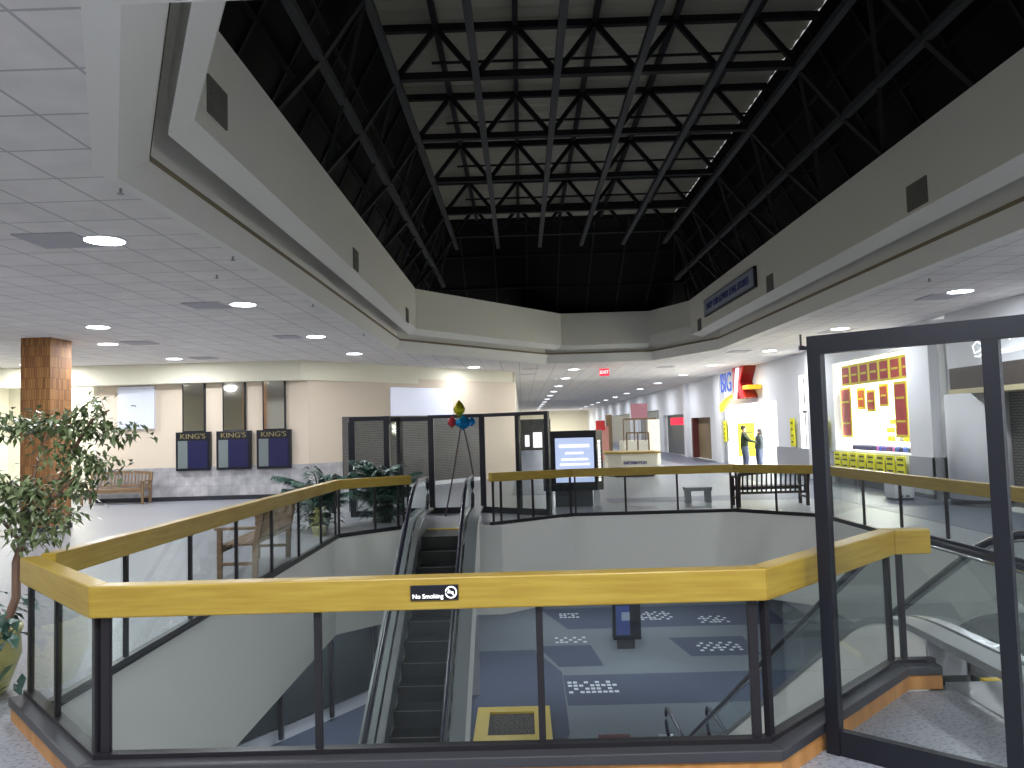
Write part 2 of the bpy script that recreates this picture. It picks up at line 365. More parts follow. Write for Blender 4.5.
m = MB(); bk = [(-16, 21.7), (-6.2, 22.0), (-.2, 29.4)]; bk2 = [(-16, 22.2), (-6.5, 22.5), (-.2, 30.0)]
strip(m, bk, 3.9, bk, 3.34, False); strip(m, bk, 3.34, bk2, 3.34, False); struct('trim_7', m, cream)
struct('wall_corridor_left', MB().box(-.35, -.2, 29.3, 110, 0, 3.9), cream)
struct('wall_far', MB().box(-.2, 9, 105, 105.2, 0, 3.9), cream)
# right wall pieces : (y0, y1, z0, z1)
m = MB(); X0, X1 = 8.9, 9.1
def W(y0, y1, z0, z1): m.box(X0, X1, min(y0, y1), max(y0, y1), z0, z1)
W(-4, 10.5, 0, 3.9); W(10.5, 15.3, 2.75, 3.9); m.box(9.25, 9.4, 16.2, 17.1, 0, 3.9); W(18.05, 22.3, 3.36, 3.9); W(18.05, 22.3, 0, .93)
W(22.3, 24, 0, 3.9); W(24, 25, 3.2, 3.9); W(24, 25, 0, .9); W(25, 27.3, 0, 3.9); W(27.3, 33.7, 2.5, 3.9); W(33.7, 36.9, 0, 3.9)
W(36.9, 41, 2.05, 3.9); W(41, 42.4, 0, 3.9); W(42.4, 49, 2.3, 3.9); W(49, 50.5, 0, 3.9); W(50.5, 60, 2.7, 3.9); W(60, 64, 0, 3.9); W(64, 80, 2.7, 3.9); W(80, 110, 0, 3.9)
m.box(8.9, 9.4, 17.05, 18.05, 0, 3.9); m.box(8.75, 9.1, 23.2, 24, 0, 3.9); m.box(8.7, 9.1, 34.2, 35.2, 0, 3.9); m.box(8.7, 9.1, 41.4, 42.0, 0, 3.9)
m.box(8.9, 9.1, 15.3, 16.3, 2.75, 3.9)
struct('wall_right', m, white)
struct('trim_8', MB().box(8.83, 8.9, 22.3, 27.3, 0, .9).box(8.86, 8.9, 17.0, 18.05, 0, .9).box(8.86, 9.25, 17.0, 17.05, 0, .9).box(9.2, 9.25, 16.2, 17, 0, .9).box(8.83, 8.9, 33.7, 34.2, 0, .95), grey)
struct('baseboard_right', MB().box(8.84, 8.9, 18.07, 22.3, 0, .28).box(8.84, 8.86, 16.98, 18.07, 0, .1).box(9.18, 9.2, 16.2, 17, 0, .12), base)
# shop interior (bright)
struct('wall_shop', MB().box(13, 13.1, 17, 35, 0, 3.5).box(9.1, 13, 17, 17.1, 0, 3.5).box(9.1, 13, 34.9, 35, 0, 3.5), shopw)
struct('ceiling', MB().box(9.1, 13, 17, 35, 3.42, 3.5), shopw)
struct('floor', MB().box(9.0, 13, 10, 45, -.05, .003), shopw)
# closed shop on the right: grille, header, script sign
struct('wall_closed_shop', MB().box(9.5, 9.6, 10.3, 17, 0, 2.75).box(8.95, 9.5, 10.4, 10.5, 0, 2.75), grille)
m = MB(); m.box(8.82, 9.5, 10.5, 16.1, 2.32, 2.75); struct('trim_9', m, mat('brown_header', (.06, .045, .04), .5))
struct('trim_10', MB().box(8.78, 9.5, 10.5, 16.1, 2.22, 2.32), mat('cream_strip', (.55, .50, .30), .5))
m = MB(); m.lathe((9.15, 15.75, 0), [(.58, .14), (.58, 2.22)], 40); struct('trim_11', m, white, smooth=True)
m = MB(); m.lathe((9.15, 15.75, 0), [(.57, 0), (.57, .14)], 40); struct('baseboard_column', m, base)
# brown door recess, far shops
struct('door_1', MB().box(9.2, 9.28, 36.9, 41, 0, 2.05), brown)
struct('trim_12', MB().box(8.9, 9.25, 40.7, 41, 0, 2.05), maroon)
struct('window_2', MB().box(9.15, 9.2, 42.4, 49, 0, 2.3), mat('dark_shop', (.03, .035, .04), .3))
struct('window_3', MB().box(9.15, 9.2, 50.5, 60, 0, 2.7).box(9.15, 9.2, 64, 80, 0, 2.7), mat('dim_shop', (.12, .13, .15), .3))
struct('window_4', MB().box(-.22, -.15, 60, 84, 0, 2.5), mat('dark_front', (.05, .045, .04), .4))

# ============================================================ RAILINGS
def rail(name, segs, label, curb=False, wid=.11, hh=.165, group=None, pw=.036, ends=(False, False)):
    """segs: list of (p0, p1, ztop0, ztop1, [fractions of posts])  side: well lies to the right of p0->p1"""
    t = empty(name, (segs[0][0][0], segs[0][0][1], 0), label, 'railing', group)
    hr = MB(); chn = MB(); P = [Vector((*s[0], 0)) for s in segs]+[Vector((*segs[-1][1], 0))]
    n = len(P); dirs = [(P[i+1]-P[i]).normalized() for i in range(n-1)]
    def mit(i, off):
        if i == 0: d = dirs[0]; return P[0]+Vector((d.y, -d.x, 0))*off
        if i == n-1: d = dirs[-1]; return P[-1]+Vector((d.y, -d.x, 0))*off
        a, b = dirs[i-1], dirs[i]; na = Vector((a.y, -a.x, 0)); nb = Vector((b.y, -b.x, 0)); k = (na+nb).normalized()
        return P[i]+k*(off/max(.3, k.dot(na)))
    zt_ = [segs[0][2]]+[s[3] for s in segs]
    def ribbon(mb, o0, o1, z0, z1):       # z given per vertex as lists
        for i in range(n-1):
            a0, a1, b0, b1 = mit(i, o0), mit(i, o1), mit(i+1, o0), mit(i+1, o1)
            vs = [(a0.x, a0.y, z0[i]), (a1.x, a1.y, z0[i]), (b1.x, b1.y, z0[i+1]), (b0.x, b0.y, z0[i+1]),
                  (a0.x, a0.y, z1[i]), (a1.x, a1.y, z1[i]), (b1.x, b1.y, z1[i+1]), (b0.x, b0.y, z1[i+1])]
            mb.add(vs, [(0, 1, 2, 3), (7, 6, 5, 4), (0, 4, 5, 1), (1, 5, 6, 2), (2, 6, 7, 3), (3, 7, 4, 0)])
    ribbon(hr, -wid/2, wid/2, [z-hh for z in zt_], zt_)
    hr.build('handrail', oak, t, bevel=.008)
    ribbon(chn, -.03, .03, [.15 if curb else .02]*n, [.175 if curb else .055]*n)
    chn.build('bottom_channel', bronze, t)
    if curb:
        c = MB(); ribbon(c, -.04, .10, [0]*n, [.095]*n); c.build('wood_curb', curbwood, t)
        c = MB(); ribbon(c, -.06, .115, [.095]*n, [.15]*n); c.build('black_ledge', ledge, t, bevel=.006)
    else:
        c = MB(); ribbon(c, -.04, .05, [-.01]*n, [.02]*n); c.build('edge_sill', bronze2, t)
    for i, s in enumerate(segs):
        fr = s[4]; d = P[i+1]-P[i]
        for f in fr:
            p = P[i]+d*f; z1 = s[2]+(s[3]-s[2])*f-hh
            MB().bar((p.x, p.y, .15 if curb else .03), (p.x, p.y, z1), .032, (.045 if min(f, 1-f) < .05 and curb else pw), up=Vector((dirs[i].x, dirs[i].y, 0))).build('post', bronze, t)
        for f0, f1 in zip(fr[:-1], fr[1:]):
            if f1-f0 < .03: continue
            a = P[i]+d*f0; b = P[i]+d*f1; zz = min(s[2]+(s[3]-s[2])*f0, s[2]+(s[3]-s[2])*f1)-hh
            nn = Vector((dirs[i].y, -dirs[i].x, 0))*.004
            MB().plate([(a.x, a.y, .15 if curb else .05), (b.x, b.y, .15 if curb else .05), (b.x, b.y, zz), (a.x, a.y, zz)], nn*2).build('glass_pane', glz, t)
    return t
RL = (-3.24, 5.12)
rail('guard_railing', [
    ((-3.30, 5.21), (-2.25, 4.135), 1.04, 1.04, [.04, .47, .975]),
    ((-2.25, 4.135), (1.217, 4.135), 1.04, 1.04, [.012, .333, .667, .986]),
    ((1.217, 4.135), (2.467, 5.385), 1.04, 1.04, [.02, .47, .97]),
    ((2.467, 5.385), (2.73, 5.385), 1.04, 1.04, [.25])],
    'bright oak topped glass railing in the foreground with dark posts and wooden curb', curb=True)
rail('guard_railing', [((-3.24, 13.55), (-3.24, 5.32), .99, 1.04, [.01]+[(13.55-y)/8.23 for y in (12.5, 11.26, 10.05, 8.81, 7.59, 6.36)]+[.985])],
     'oak topped glass railing along the left side of the opening, beside a bench')
rail('guard_railing', [((-2.13, 14.72), (-3.24, 13.6), .97, .99, [.03, .1, .18, .5, .98])],
     'short angled oak topped railing left of the far escalator, behind it the palm')
rail('guard_railing', [((5.52, 14.6), (4.25, 15.88), .95, .94, [.02, .5, .97]), ((4.25, 15.88), (.98, 15.88), .94, .94, [.02, .35, .67, .98]), ((.98, 15.88), (-.62, 14.72), .94, .97, [.02, .5, .68, .88, .97])],
     'oak topped railing across the far side, in front of the black directory')
rail('guard_railing', [((5.7, 6.3), (5.52, 14.5), .97, .95, [.02]+[(y-6.3)/8.3 for y in (6.87, 8.09, 9.31, 10.55, 11.77, 12.99, 14.26)]+[.99])],
     'dark oak topped railing along the right side of the opening, facing the bright shop window')
# no smoking sign on the front handrail
Z0 = .968
s_ = empty('no_smoking_sign', (-.48, 4.07, Z0), 'small black no smoking sign stuck on the yellow front handrail', 'sign')
MB().box(-.598, -.350, 4.069, 4.079, Z0-.042, Z0+.035).build('plate', bronze2, s_, bevel=.002)
text('No Smoking', .032, .0006, whitegl, face_mw((-.508, 4.068, Z0-.022), (0, -1, 0)), parent=s_, bold=.0004)
mb = MB(); cx, cz = -.388, Z0-.003; pts = [(cx+.028*math.cos(a*math.pi/12), 4.067, cz+.028*math.sin(a*math.pi/12)) for a in range(25)]
mb.tube(pts, .0035, 6).bar((cx-.02, 4.067, cz+.02), (cx+.02, 4.067, cz-.02), .005, .004, up=(0, 1, 0)).box(cx-.018, cx+.012, 4.0655, 4.0685, cz-.004, cz+.004)
mb.build('no_smoking_symbol', whitegl, s_)

# ============================================================ ESCALATORS
def escalator(cx, cy, sgn, label):
    """u runs down the escalator from the top comb; world y = cy + sgn*u"""
    t = empty('escalator', (cx, cy, 0), label, 'escalator', 'pair of escalators in the opening')
    H = 5.2; T = math.tan(R(30)); u1 = .9; u2 = u1+H/T; u3 = u2+1.0
    def line(off, ext0, ext1, nb=6, rr=.9):
        pts = [(-ext0, off)]
        for k in range(nb+1):
            a = R(30)*k/nb; r2 = 2.3; pts.append((u1-r2*math.tan(R(15))+r2*math.sin(a), off-r2*(1-math.cos(a))))
        for k in range(nb+1):
            a = R(30)*(1-k/nb); pts.append((u2+rr*math.tan(R(15))-rr*math.sin(a), -H+off+rr*(1-math.cos(a))))
        pts.append((u3+ext1, -H+off)); return pts
    def w3(x, u, z): return (cx+x, cy+sgn*u, z)
    deck = line(.3, 1.05, .95); top = line(.9, .75, .75); bot = line(-.75, .1, -.2)
    def newel(c_u, c_z, side):
        return [(c_u+side*.30*math.sin(a), c_z+.30*math.cos(a)) for a in [R(15*k) for k in range(1, 12)]]
    loop = [(p[0], p[1]) for p in newel(-.75, .6, -1)][::-1]+top+[(u, z) for u, z in newel(u3+.75, -H+.6, 1)]
    for sx in (-1, 1):
        x0 = sx*.44
        mb = MB(); mb.tube([w3(x0, u, z) for u, z in loop], .036, 10); mb.build('handrail', rubber, t, smooth=True)
        mb = MB(); mb.tube([w3(x0, u, z-.043) for u, z in loop[8:-8]], .016, 6); mb.build('handrail_guide', polish, t, smooth=True)
        mb = MB(); a = [(u, z-.05) for u, z in loop]; vs = []; k = len(a)
        poly = a+[(u3+.8, -H+.3)]+[p for p in deck[1:-1]][::-1]+[(-.8, .3)]
        mb.plate([w3(x0-.006, u, z) for u, z in poly], (.012, 0, 0)); mb.build('glass_balustrade', glz, t)
        # decks
        for (xa, xb, nm, mm) in ((sx*.335, sx*.425, 'inner_deck', alum), (sx*.455, sx*.64, 'outer_deck', alum2)):
            mb = MB()
            up = deck; lo = [(u, z-.05) for u, z in deck]
            for i in range(len(up)-1):
                v = [w3(xa, *up[i]), w3(xb, *up[i]), w3(xb, *up[i+1]), w3(xa, *up[i+1]), w3(xa, *lo[i]), w3(xb, *lo[i]), w3(xb, *lo[i+1]), w3(xa, *lo[i+1])]
                mb.add(v, [(0, 1, 2, 3), (7, 6, 5, 4), (0, 4, 5, 1), (1, 5, 6, 2), (2, 6, 7, 3), (3, 7, 4, 0)])
            mb.build(nm, mm, t, smooth=False)
        mb = MB(); mb.plate([w3(sx*.34, u, z) for u, z in [(.1, .26)]+[(u, z-.04) for u, z in deck[1:]]+line(-.12, -.1, .3)[::-1]], (sx*.02, 0, 0)); mb.build('skirt_panel', alum2, t)
        side = [(.12, .25)]+[(u, z-.05) for u, z in deck[1:]]
        low = [(.12, -.02)]+[p for p in bot[1:-1]]+[(u3-.2, -H), (u3+.95, -H)]
        mb = MB(); mb.plate([w3(sx*.62, u, z) for u, z in side+low[::-1]], (-sx*.02, 0, 0)); mb.build('side_cladding', paint, t)
        xa, xb = sorted((cx+sx*.34, cx+sx*.62)); y0, y1 = sorted((cy+sgn*.10, cy+sgn*.13)); MB().box(xa, xb, y0, y1, .0, .26).build('end_panel', grey, t)
    nst = 26; rise = .2; me = None
    for k in range(nst):
        z = -rise*(k+1); u = u1+rise*k/T+.05
        if me is None:
            mb = MB().box(-.32, .32, 0, rise/T+.01, -.03, 0) if sgn > 0 else MB().box(-.32, .32, -rise/T-.01, 0, -.03, 0)
            ya = 0 if sgn > 0 else -.012
            mb.box(-.32, .32, ya, ya+.012, -.0, rise)
            y2 = sgn*rise/T; mb.cur = 1; mb.box(-.32, .32, min(y2, y2-sgn*.018), max(y2, y2-sgn*.018), 0, .003)
            o = mb.build('step', [stepm, alum2], None); me = o
            o.parent = t; o.location = (0, sgn*u, z)
        else:
            o = me.copy(); COL.objects.link(o); o.parent = t; o.location = (0, sgn*u, z)
    y0, y1 = sorted((cy+sgn*0, cy+sgn*(u1+.05)))
    MB().box(cx-.32, cx+.32, y0, y1, -.06, -.005).build('flat_step', stepm, t)
    y0, y1 = sorted((cy-sgn*.06, cy+sgn*.0)); MB().box(cx-.33, cx+.33, y0, y1, -.01, .012).build('comb_strip', yel, t, label='yellow comb strip')
    y0, y1 = sorted((cy-sgn*1.1, cy-sgn*.06)); MB().box(cx-.6, cx+.6, y0, y1, -.06, .008).build('landing_plate', alum2, t)
    y0, y1 = sorted((cy+sgn*u2, cy+sgn*(u3+1.2))); MB().box(cx-.6, cx+.6, y0, y1, -H, -H+.012).build('lower_landing_plate', alum2, t)
    m2 = MB(); m2.plate([w3(-.6, u, z) for u, z in [(p[0], p[1]-.25) for p in line(0, -.0, -.2)]+[p for p in bot[1:-1]][::-1]+[(-.05, -.3)]], (1.2, 0, 0)); m2.build('truss_casing', paint, t)
    return t
escalator(-1.43, 14.3, -1, 'escalator coming down towards the camera in the middle of the opening')
escalator(3.4, 5.45, 1, 'escalator going down away from the camera, its top behind the tall black glass partition')

# ============================================================ PARTITIONS
def partition(pts, zt_, label, pw, beam, glasses, name='glass_partition', foot=.13, seglabel=None):
    t = empty(name, (pts[0][0], pts[0][1], 0), label, 'glass partition')
    for (x, y), (x2, y2) in zip(pts, pts[1:]+[pts[-2]]):
        d = Vector((x2-x, y2-y, 0)).normalized()
        MB().bar((x, y, 0), (x, y, zt_), pw, pw, up=d).build('post', bronze2, t, bevel=.003)
    for i, ((x, y), (x2, y2)) in enumerate(zip(pts[:-1], pts[1:])):
        MB().bar((x, y, zt_-beam/2), (x2, y2, zt_-beam/2), pw+.004, beam).build('top_beam', bronze2, t)
        if glasses[i]:
            MB().bar((x, y, foot/2), (x2, y2, foot/2), pw*.7, foot).build('bottom_rail', bronze2, t)
            n = Vector((y2-y, -(x2-x), 0)).normalized()*.004
            MB().plate([(x, y, foot), (x2, y2, foot), (x2, y2, zt_-beam), (x, y, zt_-beam)], n*2).build('glass_pane', glp, t)
    return t
p = partition([(1.645, 4.335), (2.27, 3.765), (2.9, 3.19), (3.5, 2.64)], 2.26, 'tall black framed glass partition standing at the right end of the front railing', .072, .1, [1, 1, 1])
MB().box(1.575, 1.60, 4.38, 4.40, 2.19, 2.215).bar((1.60, 4.39, 2.2), (1.64, 4.35, 2.2), .02, .02).tube([(1.585, 4.39, 2.2), (1.585, 4.39, 2.28)], .006, 6).build('latch_bracket', bronze, p)
partition([(.52, 16.05), (-.08, 16.4), (-.86, 16.95)], 2.13, 'black framed glass partition just right of the far escalator top', .09, .075, [1, 1])
t = partition([(-.86, 16.95), (-1.97, 16.98)], 2.13, 'black framed glass door panel straight behind the top of the far escalator', .12, .075, [1])
partition([(-1.97, 17.0), (-2.66, 17.02), (-2.86, 16.7)], 2.1, 'black framed glass partition with two close posts, left of the far escalator door panel', .1, .09, [1, 1])
partition([(-2.86, 16.6), (-3.62, 16.75)], 2.13, 'black framed glass panel behind the palm', .12, .09, [1])
partition([(-3.75, 17.3), (-3.95, 17.9)], 2.1, 'narrow black framed panel at the left end of the far glass enclosure', .07, .06, [1])

# ============================================================ BALLOONS
def balloon(loc, r, m_, label, squash, cat='balloon'):
    t = empty('foil_balloon', (loc[0], loc[1], loc[2]), label, cat, 'foil balloons tied at the far escalator')
    mb = MB(); prof = [(.02, -.95), (.35, -.8), (.8, -.45), (1, 0), (.85, .4), (.45, .75), (.16, .98), (.01, 1.15)]
    mb.lathe((0, 0, 0), [(a*r*(1), b*r*squash) for a, b in prof], 10)
    mb.v = [(x*(1+.12*math.sin(9*z/r)), y*.7, z) for x, y, z in mb.v]
    mb.v = [(x+loc[0], y+loc[1], z+loc[2]) for x, y, z in mb.v]
    mb.build('foil_body', m_, t, smooth=False)
    MB().tube([(loc[0], loc[1], loc[2]-r*squash*.95), (loc[0]-.01, loc[1], loc[2]-r*squash*1.08)], [.012, .03], 6).build('neck', m_, t)
    return t
fy = mat('foil_yellow', (.50, .47, .02), .22, metal=.75); fb = mat('foil_blue', (.02, .28, .62), .2, metal=.7); fr_ = mat('foil_red', (.6, .06, .08), .22, metal=.6)
balloon((-1.21, 15.3, 2.21), .115, fy, 'yellow foil balloon floating highest over the far escalator', 1.35)
b2 = balloon((-1.13, 15.25, 1.93), .17, fb, 'blue foil balloon hanging under the yellow one', .8)
balloon((-1.36, 15.32, 1.95), .09, fr_, 'small red foil balloon half hidden left of the blue one', 1.2)
balloon((-.97, 15.3, 1.95), .07, fb, 'tiny blue foil balloon right of the larger blue one', 1.2)
for a, b, l in (((-1.19, 15.3, 1.82), (-1.53, 15.3, .12), 'long dark ribbon slanting left from the balloons down to the landing'), ((-1.12, 15.28, 1.80), (-.97, 15.3, .92), 'dark ribbon slanting right from the balloons to the handrail')):
    tag(MB().tube([a, ((a[0]+b[0])/2+.01, a[1], (a[2]+b[2])/2), b], .016, 5).build('balloon_ribbon', mat('ribbon', (.05, .03, .03), .6), None), l, 'ribbon')

# ============================================================ BENCHES
def bench(loc, rz, length, m_, label, slats, back_h=.86, sb=.46):
    t = empty('slatted_bench', (0, 0, 0), label, 'bench')
    L = length; D = .5
    for x in (-L/2, L/2-.06):
        MB().box(x, x+.06, 0, .06, 0, .62).build('leg', m_, t, bevel=.005)
        MB().plate([(x, D-.06, 0), (x, D, 0), (x, D+.02, .42), (x, D+.10, back_h), (x, D+.05, back_h), (x, D-.05, .42)], (.06, 0, 0)).build('leg', m_, t)
        MB().box(x-.01, x+.07, -.03, D+.03, .61, .645).build('armrest', m_, t, bevel=.006)
        MB().box(x+.01, x+.05, .05, D-.05, .16, .20).build('side_stretcher', m_, t)
    mb = MB()
    for k in range(6): mb.box(-L/2+.05, L/2-.05, .02+k*.078, .02+k*.078+.058, .40, .425)
    mb.build('seat', m_, t); MB().box(-L/2+.06, L/2-.06, .02, .05, .32, .40).build('seat_rail', m_, t)
    mb = MB(); n = 12
    for k in range(n):
        x0 = -L/2+L*k/n; x1 = x0+L/n; f = lambda x: back_h+.05*(1-(2*x/L)**2)
        mb.add([(x0, D+.06, f(x0)-.075), (x1, D+.06, f(x1)-.075), (x1, D+.06, f(x1)), (x0, D+.06, f(x0)), (x0, D+.10, f(x0)-.075), (x1, D+.10, f(x1)-.075), (x1, D+.10, f(x1)), (x0, D+.10, f(x0))],
               [(0, 1, 2, 3), (7, 6, 5, 4), (0, 4, 5, 1), (1, 5, 6, 2), (2, 6, 7, 3), (3, 7, 4, 0)])
    mb.build('top_rail', m_, t)
    MB().box(-L/2+.05, L/2-.05, D+.0, D+.035, sb, sb+.05).build('lower_rail', m_, t)
    mb = MB()
    for k in range(slats):
        x = -L/2+.1+(L-.2)*k/(slats-1); mb.bar((x, D+.015, sb+.04), (x, D+.075, f(x)-.06), .032, .02, up=(0, 1, 0))
    mb.build('back_slats', m_, t)
    for x in (-L/2+.3, L/2-.3): pass
    t.location = loc; t.rotation_euler.z = rz
    for c in t.children: c.matrix_parent_inverse = Matrix()
    return t
bench((-3.93, 10.75, 0), R(-88), 1.65, teak, 'brown slatted wooden bench beside the left railing, seen end on', 15)
bench((-11.35, 21.5, 0), 0, 1.75, teak, 'brown slatted wooden bench against the marble wall, behind the ficus', 17)
bench((5.25, 17.05, 0), R(180), 1.5, darkwood, 'black slatted bench seen from behind beyond the far right railing', 14, .72, .27)

# ============================================================ COLUMN
t = empty('wood_clad_column', (-9.6, 16.0, 0), 'square column clad in brown wood blocks, behind the ficus at left', 'column')
c = MB().prism([(-10.05, 15.55), (-9.45, 15.55), (-9.45, 16.3), (-10.05, 16.3)], 0.1, 3.9).build('wood_cladding', woodtile, t)
MB().prism([(-10.07, 15.53), (-9.43, 15.53), (-9.43, 16.32), (-10.07, 16.32)], 0, .1).build('plinth', base, t)

# ============================================================ POSTER WALL (left)
for i, x in enumerate((-9.37, -8.21, -7.06)):
    w_ = ('left', 'middle', 'right')[i]
    t = empty('poster_case', (x, 22.22, .85), 'black wall display case with gold lettering, %s one of the three' % w_, 'display case', 'black display cases on the marble wall')
    MB().box(x-.49, x+.49, 22.16, 22.3, .85, 1.95).build('case_frame', bronze2, t, bevel=.01)
    MB().box(x-.14, x+.42, 22.15, 22.165, .92, 1.70).build('navy_panel', navy, t)
    MB().box(x-.42, x-.15, 22.15, 22.165, .92, 1.70).build('pale_panel', mat('pale_green_panel', (.16, .19, .19), .4) if i == 0 else MATS['pale_green_panel'], t)
    text("KING'S", .2, .005, gold, face_mw((x, 22.15, 1.82), (0, -1, 0)), parent=t, sx=1.2)
    t = empty('mirror_strip', (x, 22.27, 1.95), 'tall narrow framed mirror above the %s black display case' % w_, 'mirror', 'tall mirrors above the display cases')
    MB().box(x-.33, x+.33, 22.24, 22.3, 1.95, 3.36).build('mirror_frame', bronze2, t)
    MB().box(x-.29, x+.29, 22.232, 22.24, 1.98, 3.36).build('mirror_glass', mirror, t)
    tag(t, None)
o = MB().box(-11.55, -10.5, 22.22, 22.3, 2.08, 3.30).build('blank_sign_panel', ledwhite); tag(o, 'blank white square panel on the peach wall behind the ficus', 'sign panel')
o = wplate(.335, .63, 2.3, 3.2, .06, .05).build('blank_sign_panel', mat('lit_panel', (.80, .84, 1), .5, emit=.22)); tag(o, 'wide blank white lit panel above the closed shop grille', 'sign panel')
struct('window_5', wplate(.13, .78, 0.1, 2.28, .03, .03), grille)
struct('trim_13', wplate(.12, .80, 0, .12, .10, .12), white)

# ============================================================ PLANTS
def leaf(mb, p, d, L, w, droop=.3):
    d = Vector(d).normalized(); s = d.cross(Vector((random.uniform(-.3, .3), random.uniform(-.3, .3), 1))).normalized()*w
    p = Vector(p); mid = p+d*L*.5+Vector((0, 0, .02*L)); tip = p+d*L+Vector((0, 0, -droop*L))
    mb.add([p, mid+s, tip, mid-s, mid+Vector((0, 0, -.12*w))], [(0, 1, 4), (1, 2, 4), (2, 3, 4), (3, 0, 4)])
def pot(c, r0, r1, h, t, m_=potm):
    MB().lathe((c[0], c[1], c[2]), [(r0*.92, 0), (r0, .03), (r1*1.03, h*.55), (r1, h-.05), (r1*1.05, h-.04), (r1*1.05, h), (r1*.9, h), (r1*.88, h-.06)], 20).build('pot', m_, t, smooth=True)
    MB().lathe((c[0], c[1], c[2]), [(.001, h-.05), (r1*.88, h-.05)], 20).build('soil', soil, t)
fc = (-4.02, 5.62, 0)
t = empty('potted_ficus_tree', fc, 'leafy green ficus tree in a yellow glazed pot at the left edge', 'potted tree')
pt = pot(fc, .27, .34, .47, t)
mb = MB()
tr = [(-3.74, 5.6, .42), (-3.64, 5.6, .7), (-3.63, 5.58, .95), (-3.60, 5.6, 1.08)]; mb.tube(tr, [.032, .03, .027, .025], 8)
forks = [((-3.60, 5.6, 1.08), (-3.85, 5.65, 1.32), (-4.1, 5.7, 1.75)), ((-3.60, 5.6, 1.08), (-3.45, 5.6, 1.3), (-3.3, 5.7, 1.72)), ((-3.60, 5.6, 1.08), (-3.6, 5.7, 1.45), (-3.6, 5.85, 1.85)),
         ((-3.45, 5.6, 1.3), (-3.3, 5.5, 1.42), (-3.15, 5.5, 1.55)), ((-3.85, 5.65, 1.32), (-4.2, 5.5, 1.45), (-4.4, 5.4, 1.5)), ((-3.3, 5.7, 1.72), (-3.15, 5.7, 1.95), (-3.05, 5.75, 2.02))]
for f_ in forks: mb.tube(f_, [.016, .011, .006], 6)
mb.build('trunk', bark, t)
mb = MB()
def twig(a, b, n, spread, L=.08):
    n = int(n*1.9)
    a = Vector(a); b = Vector(b)
    for k in range(n):
        q = a.lerp(b, random.random())+Vector([random.gauss(0, spread) for _ in range(3)])*Vector((1, 1, .55)) if False else a.lerp(b, random.random())+Vector((random.gauss(0, spread), random.gauss(0, spread), random.gauss(0, spread*.5)))
        d = Vector((random.uniform(-1, 1), random.uniform(-1, 1), random.uniform(-.7, .15)))
        leaf(mb, q, d, L*random.uniform(.7, 1.2), L*random.uniform(.17, .24))
for a, b, n_, s_ in (((-3.3, 5.7, 1.98), (-3.08, 5.7, 2.08), 60, .07), ((-3.3, 5.7, 1.9), (-2.88, 5.65, 1.86), 120, .09), ((-3.9, 5.7, 1.97), (-3.3, 5.7, 1.9), 190, .10), ((-4.3, 5.6, 1.95), (-3.9, 5.6, 1.9), 120, .12),
                     ((-3.35, 5.6, 1.72), (-2.95, 5.6, 1.62), 120, .09), ((-3.25, 5.6, 1.56), (-3.15, 5.6, 1.42), 70, .07), ((-4.3, 5.5, 1.72), (-3.95, 5.55, 1.68), 40, .1), ((-3.9, 5.5, 1.5), (-3.35, 5.5, 1.45), 230, .10), ((-3.8, 5.5, 1.32), (-3.2, 5.5, 1.28), 200, .09),
                     ((-4.3, 5.5, 1.5), (-3.9, 5.5, 1.4), 130, .12), ((-3.55, 5.5, 1.18), (-3.3, 5.45, 1.12), 45, .06), ((-3.7, 5.6, 1.12), (-3.45, 5.5, 1.08), 22, .05), ((-4.3, 5.45, 1.25), (-4.0, 5.5, 1.15), 40, .1)):
    twig(a, b, n_, s_)
mb.build('foliage', leafm, t)
mb = MB()
for k in range(150):
    a = random.uniform(0, 6.28); r_ = random.uniform(0, .42); leaf(mb, (fc[0]+r_*math.cos(a)+.08, fc[1]+r_*math.sin(a)*.7, .52+random.uniform(-.12, .18)-.25*max(0, r_-.3)), (math.cos(a), math.sin(a), random.uniform(-.6, .4)), .13, .04)
for k in range(16): leaf(mb, (-3.62+random.uniform(-.06, .12), 5.42+random.uniform(-.1, .1), random.uniform(.1, .75)), (random.uniform(-1, 1), -.5, -.4), .12, .03)
mb.build('groundcover_leaves', leafd, t)
# palm(s)
def palm(c, h, n, label, rmax=.7):
    t = empty('potted_palm', c, label, 'potted palm')
    pot(c, .16, .2, .3, t, darkpot)
    for k in range(n):
        a = 2*math.pi*k/n+random.uniform(-.3, .3); hh = h*random.uniform(.35, 1); r_ = random.uniform(.3, rmax)
        pts = [Vector((c[0]+math.cos(a)*r_*s*s*1.1, c[1]+math.sin(a)*r_*s*s, .28+(hh-.28)*(1.25*s-.35*s**3))) for s in [j/8 for j in range(9)]]
        m1 = MB(); m1.tube(pts, [.012]*5+[.008]*4, 5)
        for j in range(2, 9):
            for e in range(4):
                p_ = pts[j-1].lerp(pts[j], e/4); dd = (pts[j]-pts[j-1]).normalized(); sd = dd.cross(Vector((0, 0, 1))).normalized()
                for s2 in (-1, 1): leaf(m1, p_, dd*.6+sd*s2+Vector((0, 0, -.1)), .33*(1-.07*(j-3)), .028, .4)
        m1.build('frond', leafd, t)
    m1 = MB()
    for k in range(170):
        a = random.uniform(0, 6.28); q_ = random.uniform(.12, .42); leaf(m1, (c[0]+q_*math.cos(a), c[1]+q_*math.sin(a), random.uniform(.08, .62)), (math.cos(a), math.sin(a), random.uniform(-.5, .7)), .2, .03)
    m1.build('low_foliage', leafd, t)
    return t
leafy_pot = mat('pale_pot', (.42, .42, .22), .5); darkpot = mat('dark_pot', (.03, .04, .03), .6)
palm((-3.85, 14.75, 0), 1.38, 30, 'tall green potted palm behind the corner of the left railing', .75)
palm((-2.82, 15.75, 0), 1.38, 44, 'dark bushy potted palm in front of the black framed glass panel')
